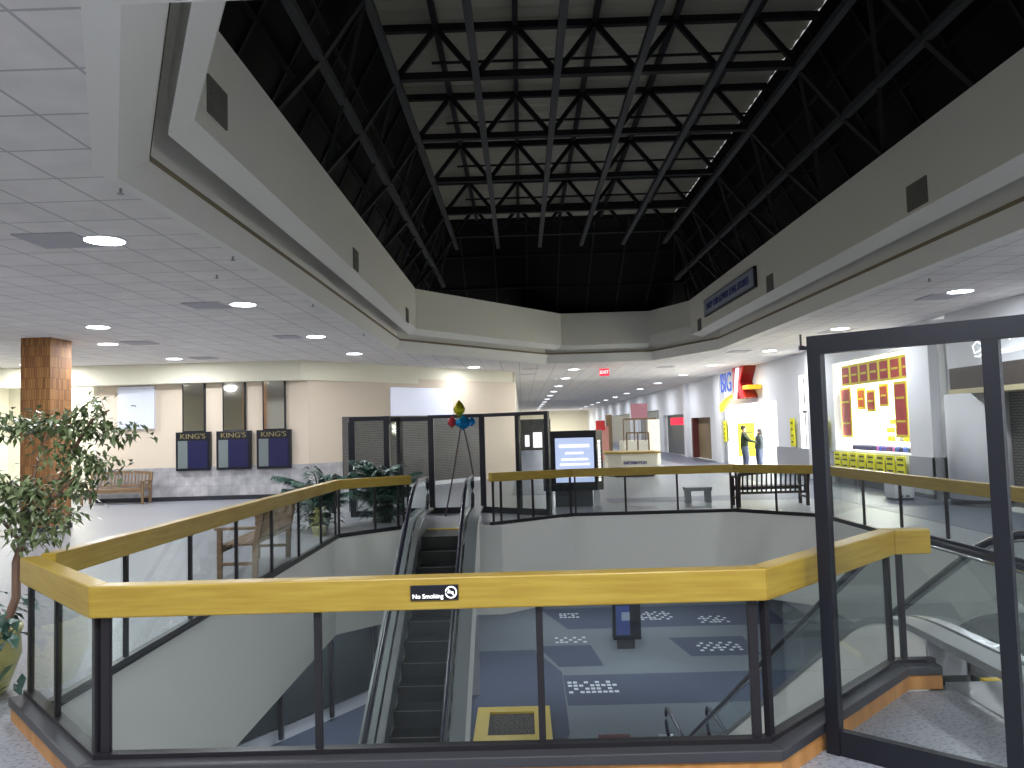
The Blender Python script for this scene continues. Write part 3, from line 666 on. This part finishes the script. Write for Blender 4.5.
t = empty('pale_shrub', (-3.62, 13.85, 0), 'small yellow green leafy plant low behind the left railing corner', 'plant')
MB().lathe((-3.62, 13.85, 0), [(.1, 0), (.14, .16), (.12, .17)], 14).build('pot', leafy_pot, t)
mb = MB()
for k in range(60):
    a = random.uniform(0, 6.28); leaf(mb, (-3.62, 13.85, .18+random.uniform(0, .25)), (math.cos(a), math.sin(a), random.uniform(.1, 1.4)), random.uniform(.15, .3), .018)
mb.build('foliage', leafy, t)

# ============================================================ DIRECTORY KIOSK etc.
t = empty('directory_stand', (1.18, 17.75, 0), 'black upright directory cabinet with a lit pale blue screen behind the far railing', 'directory stand')
MB().prism([(.62, 17.55), (1.66, 17.55), (1.82, 17.75), (1.66, 17.95), (.62, 17.95), (.46, 17.75)], .36, 1.70).build('cabinet', bronze2, t)
MB().box(.74, 1.60, 17.53, 17.552, .55, 1.54).build('screen', screen, t, label='lit pale blue screen')
mb = MB()
for z, n_, wd in ((1.36, 12, .68), (1.20, 7, .4), (1.06, 12, .6), (.95, 13, .66), (.68, 11, .6)):
    for k in range(n_):
        x = 1.17-wd/2+wd*k/n_; mb.box(x, x+wd/n_*.8, 17.522, 17.53, z-.035, z+.035) if z > 1.3 else mb.box(x, x+wd/n_*.92, 17.522, 17.53, z-.022, z+.022)
mb.build('screen_lettering', whitegl, t)
mb = MB(); mr_ = MB()
for k in range(9): mb.bar((.535, 17.655-.0, 1.42-k*.085), (.575, 17.605, 1.42-k*.085), .005, .05)
for k in range(11): mr_.bar((1.70, 17.595, 1.44-k*.085), (1.76, 17.67, 1.44-k*.085), .006, .07)
mb.build('side_lettering', whitegl, t); mr_.build('side_lettering', whitegl, t)
for x in (.55, 1.6): MB().box(x, x+.12, 17.6, 17.9, 0, .36).build('leg', white, t)
MB().box(.72, 1.56, 17.68, 17.8, 0, .36).build('base_panel', ledge, t)
t = empty('information_desk', (4.0, 28, 0), 'cream information counter with a wooden top beyond the far railing', 'counter')
MB().prism([(3.0, 27.6), (3.4, 27.0), (4.65, 27.0), (4.65, 28.6), (3.0, 28.6)], .1, .80).build('counter_body', cream, t)
MB().prism([(2.9, 27.55), (3.35, 26.9), (4.75, 26.9), (4.75, 28.7), (2.9, 28.7)], .80, .86).build('countertop', oak, t)
MB().box(3.2, 4.55, 27.15, 28.5, 0, .1).build('plinth', darkwood, t)
text('INFORMATION', .15, .004, bluetx, face_mw((3.88, 26.99, .48), (0, -1, 0)), parent=t, sx=.78, bold=.004)
mb = MB()
for x in (3.8, 4.2, 4.6): mb.bar((x, 28.4, .86), (x, 28.4, 1.5), .05, .05)
mb.bar((3.8, 28.4, 1.5), (4.6, 28.4, 1.5), .06, .05).build('canopy_frame', brown, t)
t = empty('grey_side_table', (3.95, 17.9, 0), 'low pale grey arch shaped stand left of the black bench', 'stand')
MB().box(3.66, 4.26, 17.75, 18.05, .26, .34).build('top', alum2, t)
for x in (3.68, 4.13): MB().box(x, x+.11, 17.78, 18.02, 0, .26).build('leg', alum2, t)
t = empty('trash_bin', (8.15, 17.15, 0), 'low white square bin at the foot of the white pillar by the shop window', 'bin')
MB().box(7.95, 8.4, 16.95, 17.4, .05, .42).build('bin_body', white, t, bevel=.02); MB().box(7.98, 8.37, 16.98, 17.37, 0, .05).build('bin_base', base, t)
MB().box(8.08, 8.14, 16.93, 16.95, .08, .12).box(8.2, 8.27, 16.93, 16.95, .08, .12).build('vent_slots', inkm, t)

# ============================================================ SHOP: BIG K sign, posters, stock, people
t = empty('shop_sign', (8.6, 30.5, 3.1), 'large shop sign of blue and red block letters over the bright entrance', 'sign')
text('BIG', 1.12, .012, bluem, face_mw((8.42, 32.0, 3.36), (-1, 0, 0)), parent=t, sx=1.0, bold=.0, name='blue_lettering')
kp = [(0, 0), (.75, 0), (.75, .5), (1.35, 0), (2.3, 0), (1.35, .82), (2.2, 1.55), (1.25, 1.55), (.75, 1.1), (.75, 1.55), (0, 1.55)]
kp = [(u*.7, v*.79) for u, v in kp]; yk = 30.9
MB().plate([(8.40, yk-u, 2.68+v) for u, v in kp], (.05, 0, 0)).build('red_letter_face', redm, t)
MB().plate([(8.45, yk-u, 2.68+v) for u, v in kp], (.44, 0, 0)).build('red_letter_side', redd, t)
MB().plate([(8.36, yk-u, 2.68+v) for u, v in ((.15, 0), (.5, 0), (1.0, 1.18), (.65, 1.18))], (.04, 0, 0)).build('white_stroke', whitegl, t)
MB().box(8.38, 8.86, 28.75, 29.5, 3.0, 3.14).build('orange_bar', orange, t)
mb = MB(); pts = [(8.42, 33.2-2.2*k/8, 2.52+.36*math.sin(k/8*1.6)) for k in range(9)]
mb.plate([*pts, *[(x, y, z-.3+.2*i/8) for i, (x, y, z) in reversed(list(enumerate(pts)))]], (.15, 0, 0)); mb.build('orange_swoosh', orange, t)

def poster(x, y0, y1, z0, z1, label, group, m_=posterr, fr=postery, name='poster', bars=0):
    t = empty(name, (x, (y0+y1)/2, z0), label, 'poster', group)
    MB().box(x, x+.02, y0, y1, z0, z1).build('border', fr, t)
    k = .07
    MB().box(x-.006, x, y0+k, y1-k, z0+k, z1-k).build('printed_panel', m_, t)
    if bars:
        mb = MB()
        for j in range(bars):
            zz = z1-(z1-z0)*(j+.7)/(bars+.4); mb.box(x-.012, x-.006, y0+.12, y1-.12, zz-.03, zz+.02)
        mb.build('lettering', inkm if m_ is saley else postery, t)
    return t
ords = ('first', 'second', 'third', 'fourth', 'fifth', 'sixth', 'seventh', 'eighth', 'ninth')
for i in range(7):
    y1 = 22.2-i*.575; poster(9.12, y1-.56, y1, 2.70, 3.28, 'red poster in the top row of the shop window, %s from the left' % ords[i], 'red posters across the top of the shop window', bars=1)
poster(9.2, 21.85, 22.55, 1.25, 2.68, 'tall red and yellow banner at the left side of the shop window', None, bars=2)
poster(9.16, 18.6, 19.25, 1.3, 2.66, 'tall red banner at the right side of the shop window beside the pillar', None, bars=2)
for i, (y0, z0) in enumerate(((21.4, 2.03), (20.8, 1.95), (20.05, 2.07))):
    poster(9.4, y0, y0+.52, z0, z0+.6, 'red yellow edged poster hanging in the middle of the shop window, %s of three' % ('left', 'centre', 'right')[i], 'three posters hanging in the shop window', bars=1)
for i in range(8):
    y1 = 22.2-i*.52; z0 = .28
    t = empty('sale_sign', (8.8, y1-.2, z0), 'yellow paper sign on the wall below the shop window, %s from the left' % ords[i], 'paper sign', 'yellow signs under the shop window')
    MB().box(8.80, 8.83, y1-.40, y1, z0, .88).build('paper', saley, t)
    mb = MB()
    for z in (.8, .68, .52): mb.box(8.794, 8.80, y1-.34, y1-.06, z-.02, z+.02)
    mb.build('lettering', inkm, t)
for i, (y0, y1) in enumerate(((22.6, 23.0), (25.3, 25.7), (33.75, 34.15))):
    poster(8.79, y0, y1, .95, 1.85, ('yellow paper sign on the wall left of the shop window', 'yellow paper sign between the narrow window and the bright entrance', 'yellow paper sign just beyond the bright entrance')[i], None, saley, saley, 'sale_sign', bars=4)
t = empty('sale_sign', (10.0, 34.85, .3), 'large yellow poster inside the bright shop behind the two people', 'poster'); MB().box(9.62, 10.35, 34.84, 34.88, .25, 1.72).build('paper', saley, t)
mb = MB()
for z in (1.5, 1.3, .9, .6): mb.box(9.7, 10.27, 34.83, 34.84, z-.03, z+.03)
mb.build('lettering', inkm, t)
# merchandise: bottles and boxes along the sill, shelves behind
t = empty('display_shelf', (9.6, 20.2, 0), 'white shelving unit of small goods inside the shop window', 'shelf')
MB().box(9.15, 9.55, 18.3, 22.1, .86, .93).build('sill_shelf', shopw, t)
for z in (1.12, 1.35, 1.58): MB().box(10.0, 10.35, 18.9, 21.9, z, z+.03).build('shelf_board', shopw, t)
for y in (18.9, 20.4, 21.87): MB().box(10.3, 10.35, y, y+.03, 0, 1.75).build('upright', shopw, t)
cols = [mat('goods_navy', (.02, .02, .07), .5), mat('goods_blue', (.03, .07, .35), .5), mat('goods_plum', (.12, .03, .10), .5), mat('goods_teal', (.03, .10, .12), .5), mat('goods_pink', (.5, .1, .3), .5)]
gm = {}
def ORD(k): k += 1; return '%d%s' % (k, 'th' if 10 < k < 20 else {1: 'st', 2: 'nd', 3: 'rd'}.get(k % 10, 'th'))
for k in range(34):
    ci = 0 if k < 14 and random.random() < .8 else random.choice([1, 1, 3, 4, 2, 0])
    y = 22.0-k*.108
    if ci not in gm:
        o = MB().lathe((0, 0, 0), [(.038, 0), (.045, .02), (.045, .10), (.02, .13), (.02, .15), (.001, .15)], 10).build('goods_jar', cols[ci]); gm[ci] = o.data
    else:
        o = bpy.data.objects.new('goods_jar', gm[ci]); COL.objects.link(o)
    o.location = (9.28, y, .93)
    tag(o, 'small %s jar on the shop window sill, %s from the left' % (('dark navy', 'bright blue', 'plum', 'teal', 'pink')[ci], ORD(k)), 'jar', 'row of goods on the shop window sill')
bm0 = {}
for z in (1.15, 1.38, 1.61):
    for k in range(12):
        c_ = (postery, white, grey, saley)[(k*7+int(z*100)) % 4]
        if c_.name not in bm0: o = MB().box(-.07, .07, -.08, .08, 0, .13).build('goods_box', c_, bevel=.004); bm0[c_.name] = o.data
        else: o = bpy.data.objects.new('goods_box', bm0[c_.name]); COL.objects.link(o)
        o.location = (10.15, 19.05+k*.235, z)
        tag(o, 'small %s carton on the %s shelf inside the shop window, %s from the right' % ({'poster_yellow': 'mustard', 'white_paint': 'white', 'grey_panel': 'grey', 'sale_yellow': 'yellow'}[c_.name], {1.15: 'lowest', 1.38: 'middle', 1.61: 'top'}[z], ORD(k)), 'carton', 'cartons on the shelves in the shop window')
t = empty('security_gate_pole', (8.8, 24.5, 0), 'thin dark pole standing in the narrow bright shop window', 'pole')
MB().tube([(8.86, 24.45, .9), (8.86, 24.45, 3.1)], .02, 6).build('pole', bronze2, t); MB().box(8.8, 8.92, 24.35, 24.5, 2.0, 2.08).build('bracket', bronze2, t)

def person(loc, rz, h, jack, legs_m, label, reach, long_hair):
    k = h/1.7
    V = [(0, 0, .93), (0, 0, 1.12), (0, 0, 1.36), (0, 0, 1.47), (0, 0, 1.56), (0, .01, 1.66),
         (-.10, 0, .88), (-.10, .02, .48), (-.10, -.01, .08), (-.10, .13, .03), (.10, 0, .88), (.11, .06, .49), (.10, .02, .08), (.10, .16, .03),
         (-.19, 0, 1.38), (-.24, 0, 1.10), (-.22, .08, .86), (.19, 0, 1.38)] + ([(.27, .16, 1.14), (.30, .42, 1.08)] if reach else [(.25, .02, 1.10), (.24, .10, .86)])
    E_ = [(0, 1), (1, 2), (2, 3), (3, 4), (4, 5), (0, 6), (6, 7), (7, 8), (8, 9), (0, 10), (10, 11), (11, 12), (12, 13), (2, 14), (14, 15), (15, 16), (2, 17), (17, 18), (18, 19)]
    rad = [.15, .14, .16, .06, .085, .08, .10, .07, .05, .04, .10, .07, .05, .04, .07, .055, .035, .07, .055, .035]
    me = bpy.data.meshes.new('p'); me.from_pydata([tuple(c*k for c in v) for v in V], E_, [])
    o = bpy.data.objects.new('p', me); COL.objects.link(o); sk = o.modifiers.new('s', 'SKIN')
    for i, r_ in enumerate(rad): me.skin_vertices[0].data[i].radius = (r_*k*1.55*(1 if i not in (4, 5) else .85), r_*k*1.1)
    me.skin_vertices[0].data[0].use_root = True
    ss = o.modifiers.new('u', 'SUBSURF'); ss.levels = 2; ss.render_levels = 2
    dg = bpy.context.evaluated_depsgraph_get(); dg.update(); b = bpy.data.meshes.new_from_object(o.evaluated_get(dg)); bpy.data.objects.remove(o)
    b.name = 'person'; b.materials.clear()
    for mm in (jack, legs_m, skin): b.materials.append(mm)
    for p_ in b.polygons:
        z = p_.center.z/k; p_.material_index = 1 if z < .9 and abs(p_.center.x) < .2*k else (2 if z > 1.47 else 0); p_.use_smooth = True
    pr = bpy.data.objects.new('person', b); COL.objects.link(pr); pr.location = loc; pr.rotation_euler.z = rz
    tag(pr, label, 'person')
    mb = MB(); prof = [(.001, .125), (.07, .105), (.1, .05), (.102, -.02), (.085, -.06)] if not long_hair else [(.001, .125), (.07, .105), (.105, .05), (.11, -.06), (.12, -.22), (.10, -.26)]
    mb.lathe((0, -.025*k, 1.62*k), [(a*k, c*k) for a, c in prof], 14); hr = mb.build('hair', hairm, None, smooth=True); hr.parent = pr
    mb = MB(); mb.lathe((0, .085*k, 1.58*k), [(.001, -.02*k), (.014*k, -.012*k), (.001, .03*k)], 6); ns = mb.build('nose', skin, None); ns.parent = pr
    return pr
person((8.22, 29.0, 0), R(-100), 1.62, jackg, denim, 'person in dark green jacket and jeans at the bright shop entrance, reaching to the other', True, False)
person((8.82, 29.15, 0), R(95), 1.48, jackb, denim, 'smaller person with long hair in a dark grey jacket at the shop entrance', False, True)

# neon script on the closed shop
t = empty('neon_sign', (8.85, 14.5, 3.0), 'white script neon lettering above the closed shop grille at far right', 'sign')
mb = MB()
def stroke(pts): mb.tube([(8.84, y-.4, z+.13) for y, z in pts], .011, 5)
stroke([(15.35, 3.0), (15.5, 3.08), (15.65, 3.0), (15.6, 2.86), (15.4, 2.9), (15.33, 3.05), (15.32, 2.85), (15.45, 2.78), (15.6, 2.8)]); stroke([(15.2, 3.0), (15.18, 2.86), (15.0, 2.84), (14.9, 2.98)])
stroke([(14.55, 3.15), (14.3, 3.2)]); stroke([(14.5, 3.2), (14.5, 3.0)]); stroke([(14.2, 3.22), (13.8, 3.0), (13.3, 2.98), (12.8, 3.2)])
stroke([(15.0, 2.78), (12.6, 2.86)]); stroke([(15.0, 2.83), (12.6, 2.91)]); mb.build('neon_tubes', neon, t)

# ============================================================ BULKHEAD SIGN AND VENTS
t = empty('hanging_notice', (5.19, 19.1, 4.7), 'long pale board with blue capital letters on the right side of the skylight wall', 'sign')
MB().box(5.14, 5.2, 16.8, 21.5, 4.70, 5.16).build('frame', bronze2, t); MB().box(5.125, 5.14, 16.87, 21.43, 4.74, 5.12).build('board', bluegs, t)
text('SHOP OUR LOWER LEVEL STORES', .235, .004, bluetx, face_mw((5.12, 19.15, 4.92), (-1, 0, 0)), parent=t, sx=1.1, bold=.006)
for x, y, z, hs, l in ((-2.66, 6.84, 4.80, .22, 'nearest on the left skylight wall'), (-2.66, 12.7, 4.64, .18, 'middle one on the left skylight wall'), (-2.66, 18.5, 4.56, .18, 'farthest on the left skylight wall'),
                 (5.2, 9.98, 4.66, .25, 'nearest on the right skylight wall'), (5.2, 15.95, 4.62, .2, 'just right of the blue lettered board'), (5.2, 22.3, 4.6, .2, 'farthest on the right skylight wall')):
    sx = 1 if x < 0 else -1
    t = empty('wall_vent', (x, y, z), 'square dark grille vent, '+l, 'vent', 'square vents on the skylight wall')
    a, b = sorted((x, x+sx*.02)); MB().box(a, b, y-hs, y+hs, z-.17, z+.17).build('vent_frame', ventm, t)
    mb = MB()
    for k in range(7): zz = z-.14+k*.045; a, b = sorted((x+sx*.02, x+sx*.03)); mb.box(a, b, y-hs+.03, y+hs-.03, zz, zz+.018)
    mb.build('louvres', ventm, t)

# ============================================================ DOWNLIGHTS
def lamp_proto(glow):
    t = bpy.data.objects.new('downlight', None); COL.objects.link(t); t.empty_display_size = .1
    MB().lathe((0, 0, 0), [(.215, 0), (.215, -.012), (.195, -.014)], 24).build('trim_ring', white, t)
    MB().lathe((0, 0, 0), [(.001, -.016), (.195, -.016)], 24).build('diffuser', glow, t)
    return t
PN = lamp_proto(lampm); PF = lamp_proto(lampfar); used = set()
def put(x, y, label, group, glow='n', energy=0, z=3.9):
    p = PN if glow == 'n' else PF
    if p.name not in used: used.add(p.name); o = p; o.location = (x, y, z)
    else: o = copy_tree(p, (x, y, z))
    tag(o, label, 'ceiling light', group)
    if energy: area('downlight_beam', (x, y, z-.03), energy, .36)
NL = ['nearest', 'second nearest', 'third', 'fourth']
for i, y in enumerate((8.05, 12.3, 16.7, 20.6)): put(-4.32 if i == 0 else -4.38, y, 'round ceiling downlight left of the skylight, %s in that row' % NL[i], 'downlights left of the skylight', energy=68)
for y in (3.7, -.6): put(-4.38, y, 'round ceiling downlight out of view left of the camera, ' + ('ahead' if y > 0 else 'behind'), 'downlights left of the skylight', energy=68)
for i, (x, y) in enumerate(((-7.8, 14.3), (-9.0, 16.9), (-9.15, 20.5), (-13.3, 20.9))): put(x, y, 'round ceiling downlight over the left concourse, ' + ('upper one beside the wood column top', 'lower one beside the wood column top', 'above the black display cases', 'left of the wood column')[i], 'downlights of the left concourse', energy=75 if i < 3 else 160)
for x, y, l in ((-8.3, 9.8, 'nearer'), (-8.3, 5.5, 'nearest'), (-12.5, 16, 'far left'), (-12.5, 11, 'near left')): put(x, y, 'round ceiling downlight of the left concourse outside the picture, '+l, 'downlights of the left concourse', energy=60)
for i, y in enumerate((13.2, 18.2, 23.4)): put(7.5, y, 'round ceiling downlight in front of the shops at right, %s in that row' % NL[i], 'downlights right of the skylight', energy=68)
for y in (8.4, 3.8, -.8): put(7.5, y, 'round ceiling downlight right of the picture edge, ' + {8.4: 'farthest', 3.8: 'middle', -.8: 'behind the camera'}[y], 'downlights right of the skylight', energy=68)
for x in (-1.2, 1.2, 4.2): put(x, 1.2, 'round ceiling downlight above the camera, ' + {-1.2: 'left', 1.2: 'middle', 4.2: 'right'}[x], 'downlights above the camera', energy=125)
put(-1.7, 24.9 if False else 27.0 if False else 26.6, 'round ceiling downlight above the angled peach wall', 'downlights of the corridor', energy=60) if False else put(-1.55, 26.3, 'round ceiling downlight in front of the angled peach wall', 'downlights of the corridor', energy=34)
NW = ['first', 'second', 'third', 'fourth', 'fifth', 'sixth', 'seventh', 'eighth', 'ninth', 'tenth', 'eleventh']
ys = [28.7, 33.9, 40.3, 46.3, 52.2, 58.5, 65, 71.5, 78, 85, 92]
for i, y in enumerate(ys):
    put(1.98, y, 'round ceiling downlight in the left row of the corridor, %s from the front' % NW[i], 'downlights of the corridor', 'f', energy=80)
    put(7.1, y, 'round ceiling downlight in the right row of the corridor, %s from the front' % NW[i], 'downlights of the corridor', 'f', energy=80)
# dark ceiling grilles
for x, y, w_, d_, l in ((-4.78, 8.0, .62, .6, 'beside the nearest left downlight'), (-4.95, 12.3, .6, .6, 'beside the second left downlight'), (-4.95, 16.6, .5, .5, 'beside the third left downlight'), (-8.3, 16.9, .6, .6, 'beside the downlight near the wood column'),
                       (-8.4, 20.6, .6, .6, 'above the display cases'), (7.45, 13.75, .6, .6, 'beside the nearest right downlight'), (7.6, 18.75, .6, .6, 'beside the second right downlight'), (6.6, 23.4, .6, .6, 'above the shop sign'), (5.4, 28.9, .6, .6, 'beside the first corridor downlight on the right'),
                       (.4, 27.9, .6, .12, 'near the corridor mouth, front'), (.35, 30.6, .6, .12, 'near the corridor mouth, rear')):
    t = MB().box(x-w_/2, x+w_/2, y-d_/2, y+d_/2, 3.885, 3.899).build('ceiling_grille', cvent); tag(t, 'flat dark ceiling grille '+l, 'ceiling grille', 'ceiling grilles')
# sprinklers
for x, y, l in ((-3.3, 6.4, 'at the near corner of the skylight edge'), (-3.32, 9.0, 'on the left skylight edge'), (-3.9, 10.0, 'right of the second left downlight'), (-3.32, 12.5, 'farther along the left skylight edge'), (-3.3, 16.5, 'farthest on the left skylight edge'), (6.3, 11.9, 'above the tall partition corner')):
    t = empty('sprinkler_head', (x, y, 3.9), 'tiny metal sprinkler head '+l, 'sprinkler', 'ceiling sprinklers')
    MB().tube([(x, y, 3.9), (x, y, 3.86)], .012, 6).build('stem', alum2, t); MB().lathe((x, y, 3.85), [(.03, 0), (.03, .006)], 10).build('deflector', alum2, t)
# exit sign
t = empty('exit_sign', (3.0, 27.6, 3.62), 'small red lit exit sign hanging from the corridor ceiling', 'exit sign')
MB().box(2.82, 3.16, 27.58, 27.63, 3.55, 3.8).build('sign_body', exitr, t); MB().box(2.97, 3.01, 27.59, 27.62, 3.8, 3.9).build('bracket', white, t)
text('EXIT', .15, .004, whitegl, face_mw((2.99, 27.57, 3.675), (0, -1, 0)), parent=t, bold=.004)

# ============================================================ FAR CORRIDOR
t = empty('far_kiosk', (6.2, 44, 0), 'wooden framed sales kiosk in the corridor behind the information counter', 'kiosk')
MB().box(5.6, 7.4, 43, 45, 0, .9).build('kiosk_base', cream, t); mb = MB()
for x in (5.6, 6.2, 6.8, 7.35): mb.bar((x, 43.05, .9), (x, 43.05, 2.1), .06, .06)
mb.bar((5.6, 43.05, 2.1), (7.4, 43.05, 2.1), .07, .1).build('kiosk_frame', brown, t)
MB().box(6.05, 6.95, 43.0, 43.03, 2.15, 2.95).build('banner', mat('pink_banner', (.5, .22, .25), .6), t)
t = empty('blade_sign', (8.5, 42.7, 1.72), 'small red lit blade sign over the dark shop past the brown opening', 'sign'); MB().box(8.15, 8.85, 42.6, 42.75, 1.72, 2.1).build('sign_body', exitr, t)
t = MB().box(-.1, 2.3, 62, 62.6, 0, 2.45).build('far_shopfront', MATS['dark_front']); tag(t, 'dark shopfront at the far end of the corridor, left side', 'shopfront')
t = MB().box(.9, 1.9, 61.9, 62, .2, 1.4).box(.25, .6, 61.9, 62, .3, 1.2).build('lit_display_window', whitegl); tag(t, 'small bright window in the dark far shopfront', 'window')
t = empty('red_toy_display', (5.0, 40, 0), 'red and white display right above the black directory cabinet', 'display'); MB().box(4.05, 4.45, 40, 40.5, 0, 1.75).build('display_body', mat('white_red', (.65, .3, .25), .5), t); MB().box(3.8, 4.25, 39.8, 40, 1.55, 2.05).build('red_panel', redm, t)
struct('trim_16', MB().box(4.45, 4.75, 41, 41.3, 0, 2.35), brown)
struct('trim_14', MB().box(5.65, 6.15, 34.9, 35.1, 0, 2.0), cream)

# ============================================================ LOWER LEVEL THINGS
t = empty('gravel_planter', (-.3, 18.5, -5.2), 'yellow framed gravel planter on the lower floor by the escalator foot', 'planter')
for a in ((-1.25, .48, 19.0, 19.35), (-1.25, .48, 17.3, 17.6), (.1, .48, 17.6, 19.0), (-1.25, -.95, 17.6, 19.0)): MB().box(*a, -5.2, -4.95).build('yellow_kerb', mat('kerb_yellow', (.72, .50, .05), .5) if 'kerb_yellow' not in MATS else MATS['kerb_yellow'], t)
MB().box(-.95, .1, 17.6, 19.0, -5.2, -5.0).build('gravel_bed', gravel, t)
t = empty('floor_directory', (3.1, 24.9, -5.2), 'dark blue directory stand on the lower floor seen through the front glass', 'directory stand')
MB().box(2.68, 3.55, 24.8, 25.2, -4.9, -3.7).build('cabinet', bronze2, t); MB().box(2.78, 3.2, 24.78, 24.8, -4.75, -3.85).build('screen', mat('dim_blue_screen', (.04, .06, .2), .3, emit=.12), t)
MB().box(2.95, 3.2, 24.765, 24.78, -4.3, -4.05).build('printed_patch', bluegs, t); MB().box(2.8, 3.35, 24.88, 25.1, -5.2, -4.9).build('base', ledge, t)
t = MB().box(1.5, 2.2, 17.3, 17.75, -5.2, -5.05).build('door_mat', mat('red_mat', (.14, .03, .03), .8)); tag(t, 'small dark red mat on the lower floor at the bottom of the front glass', 'mat')
m = MB()
for k in range(6):
    a = Vector((-8.3, 14.2, 0)).lerp(Vector((-4.07, 20.8, 0)), k/5); m.bar((a.x+.1, a.y-.1, -5.1), (a.x+.1, a.y-.1, -1.9), .1, .1)
struct('trim_15', m, bronze)
struct('window_6', MB().plate([(-8.3, 14.2, -4.85), (-4.1, 20.7, -4.85), (-4.1, 20.7, -2.3), (-8.3, 14.2, -2.3)], (.05, -.03, 0)), mat('lower_shop_glass', (.05, .06, .06), .15))
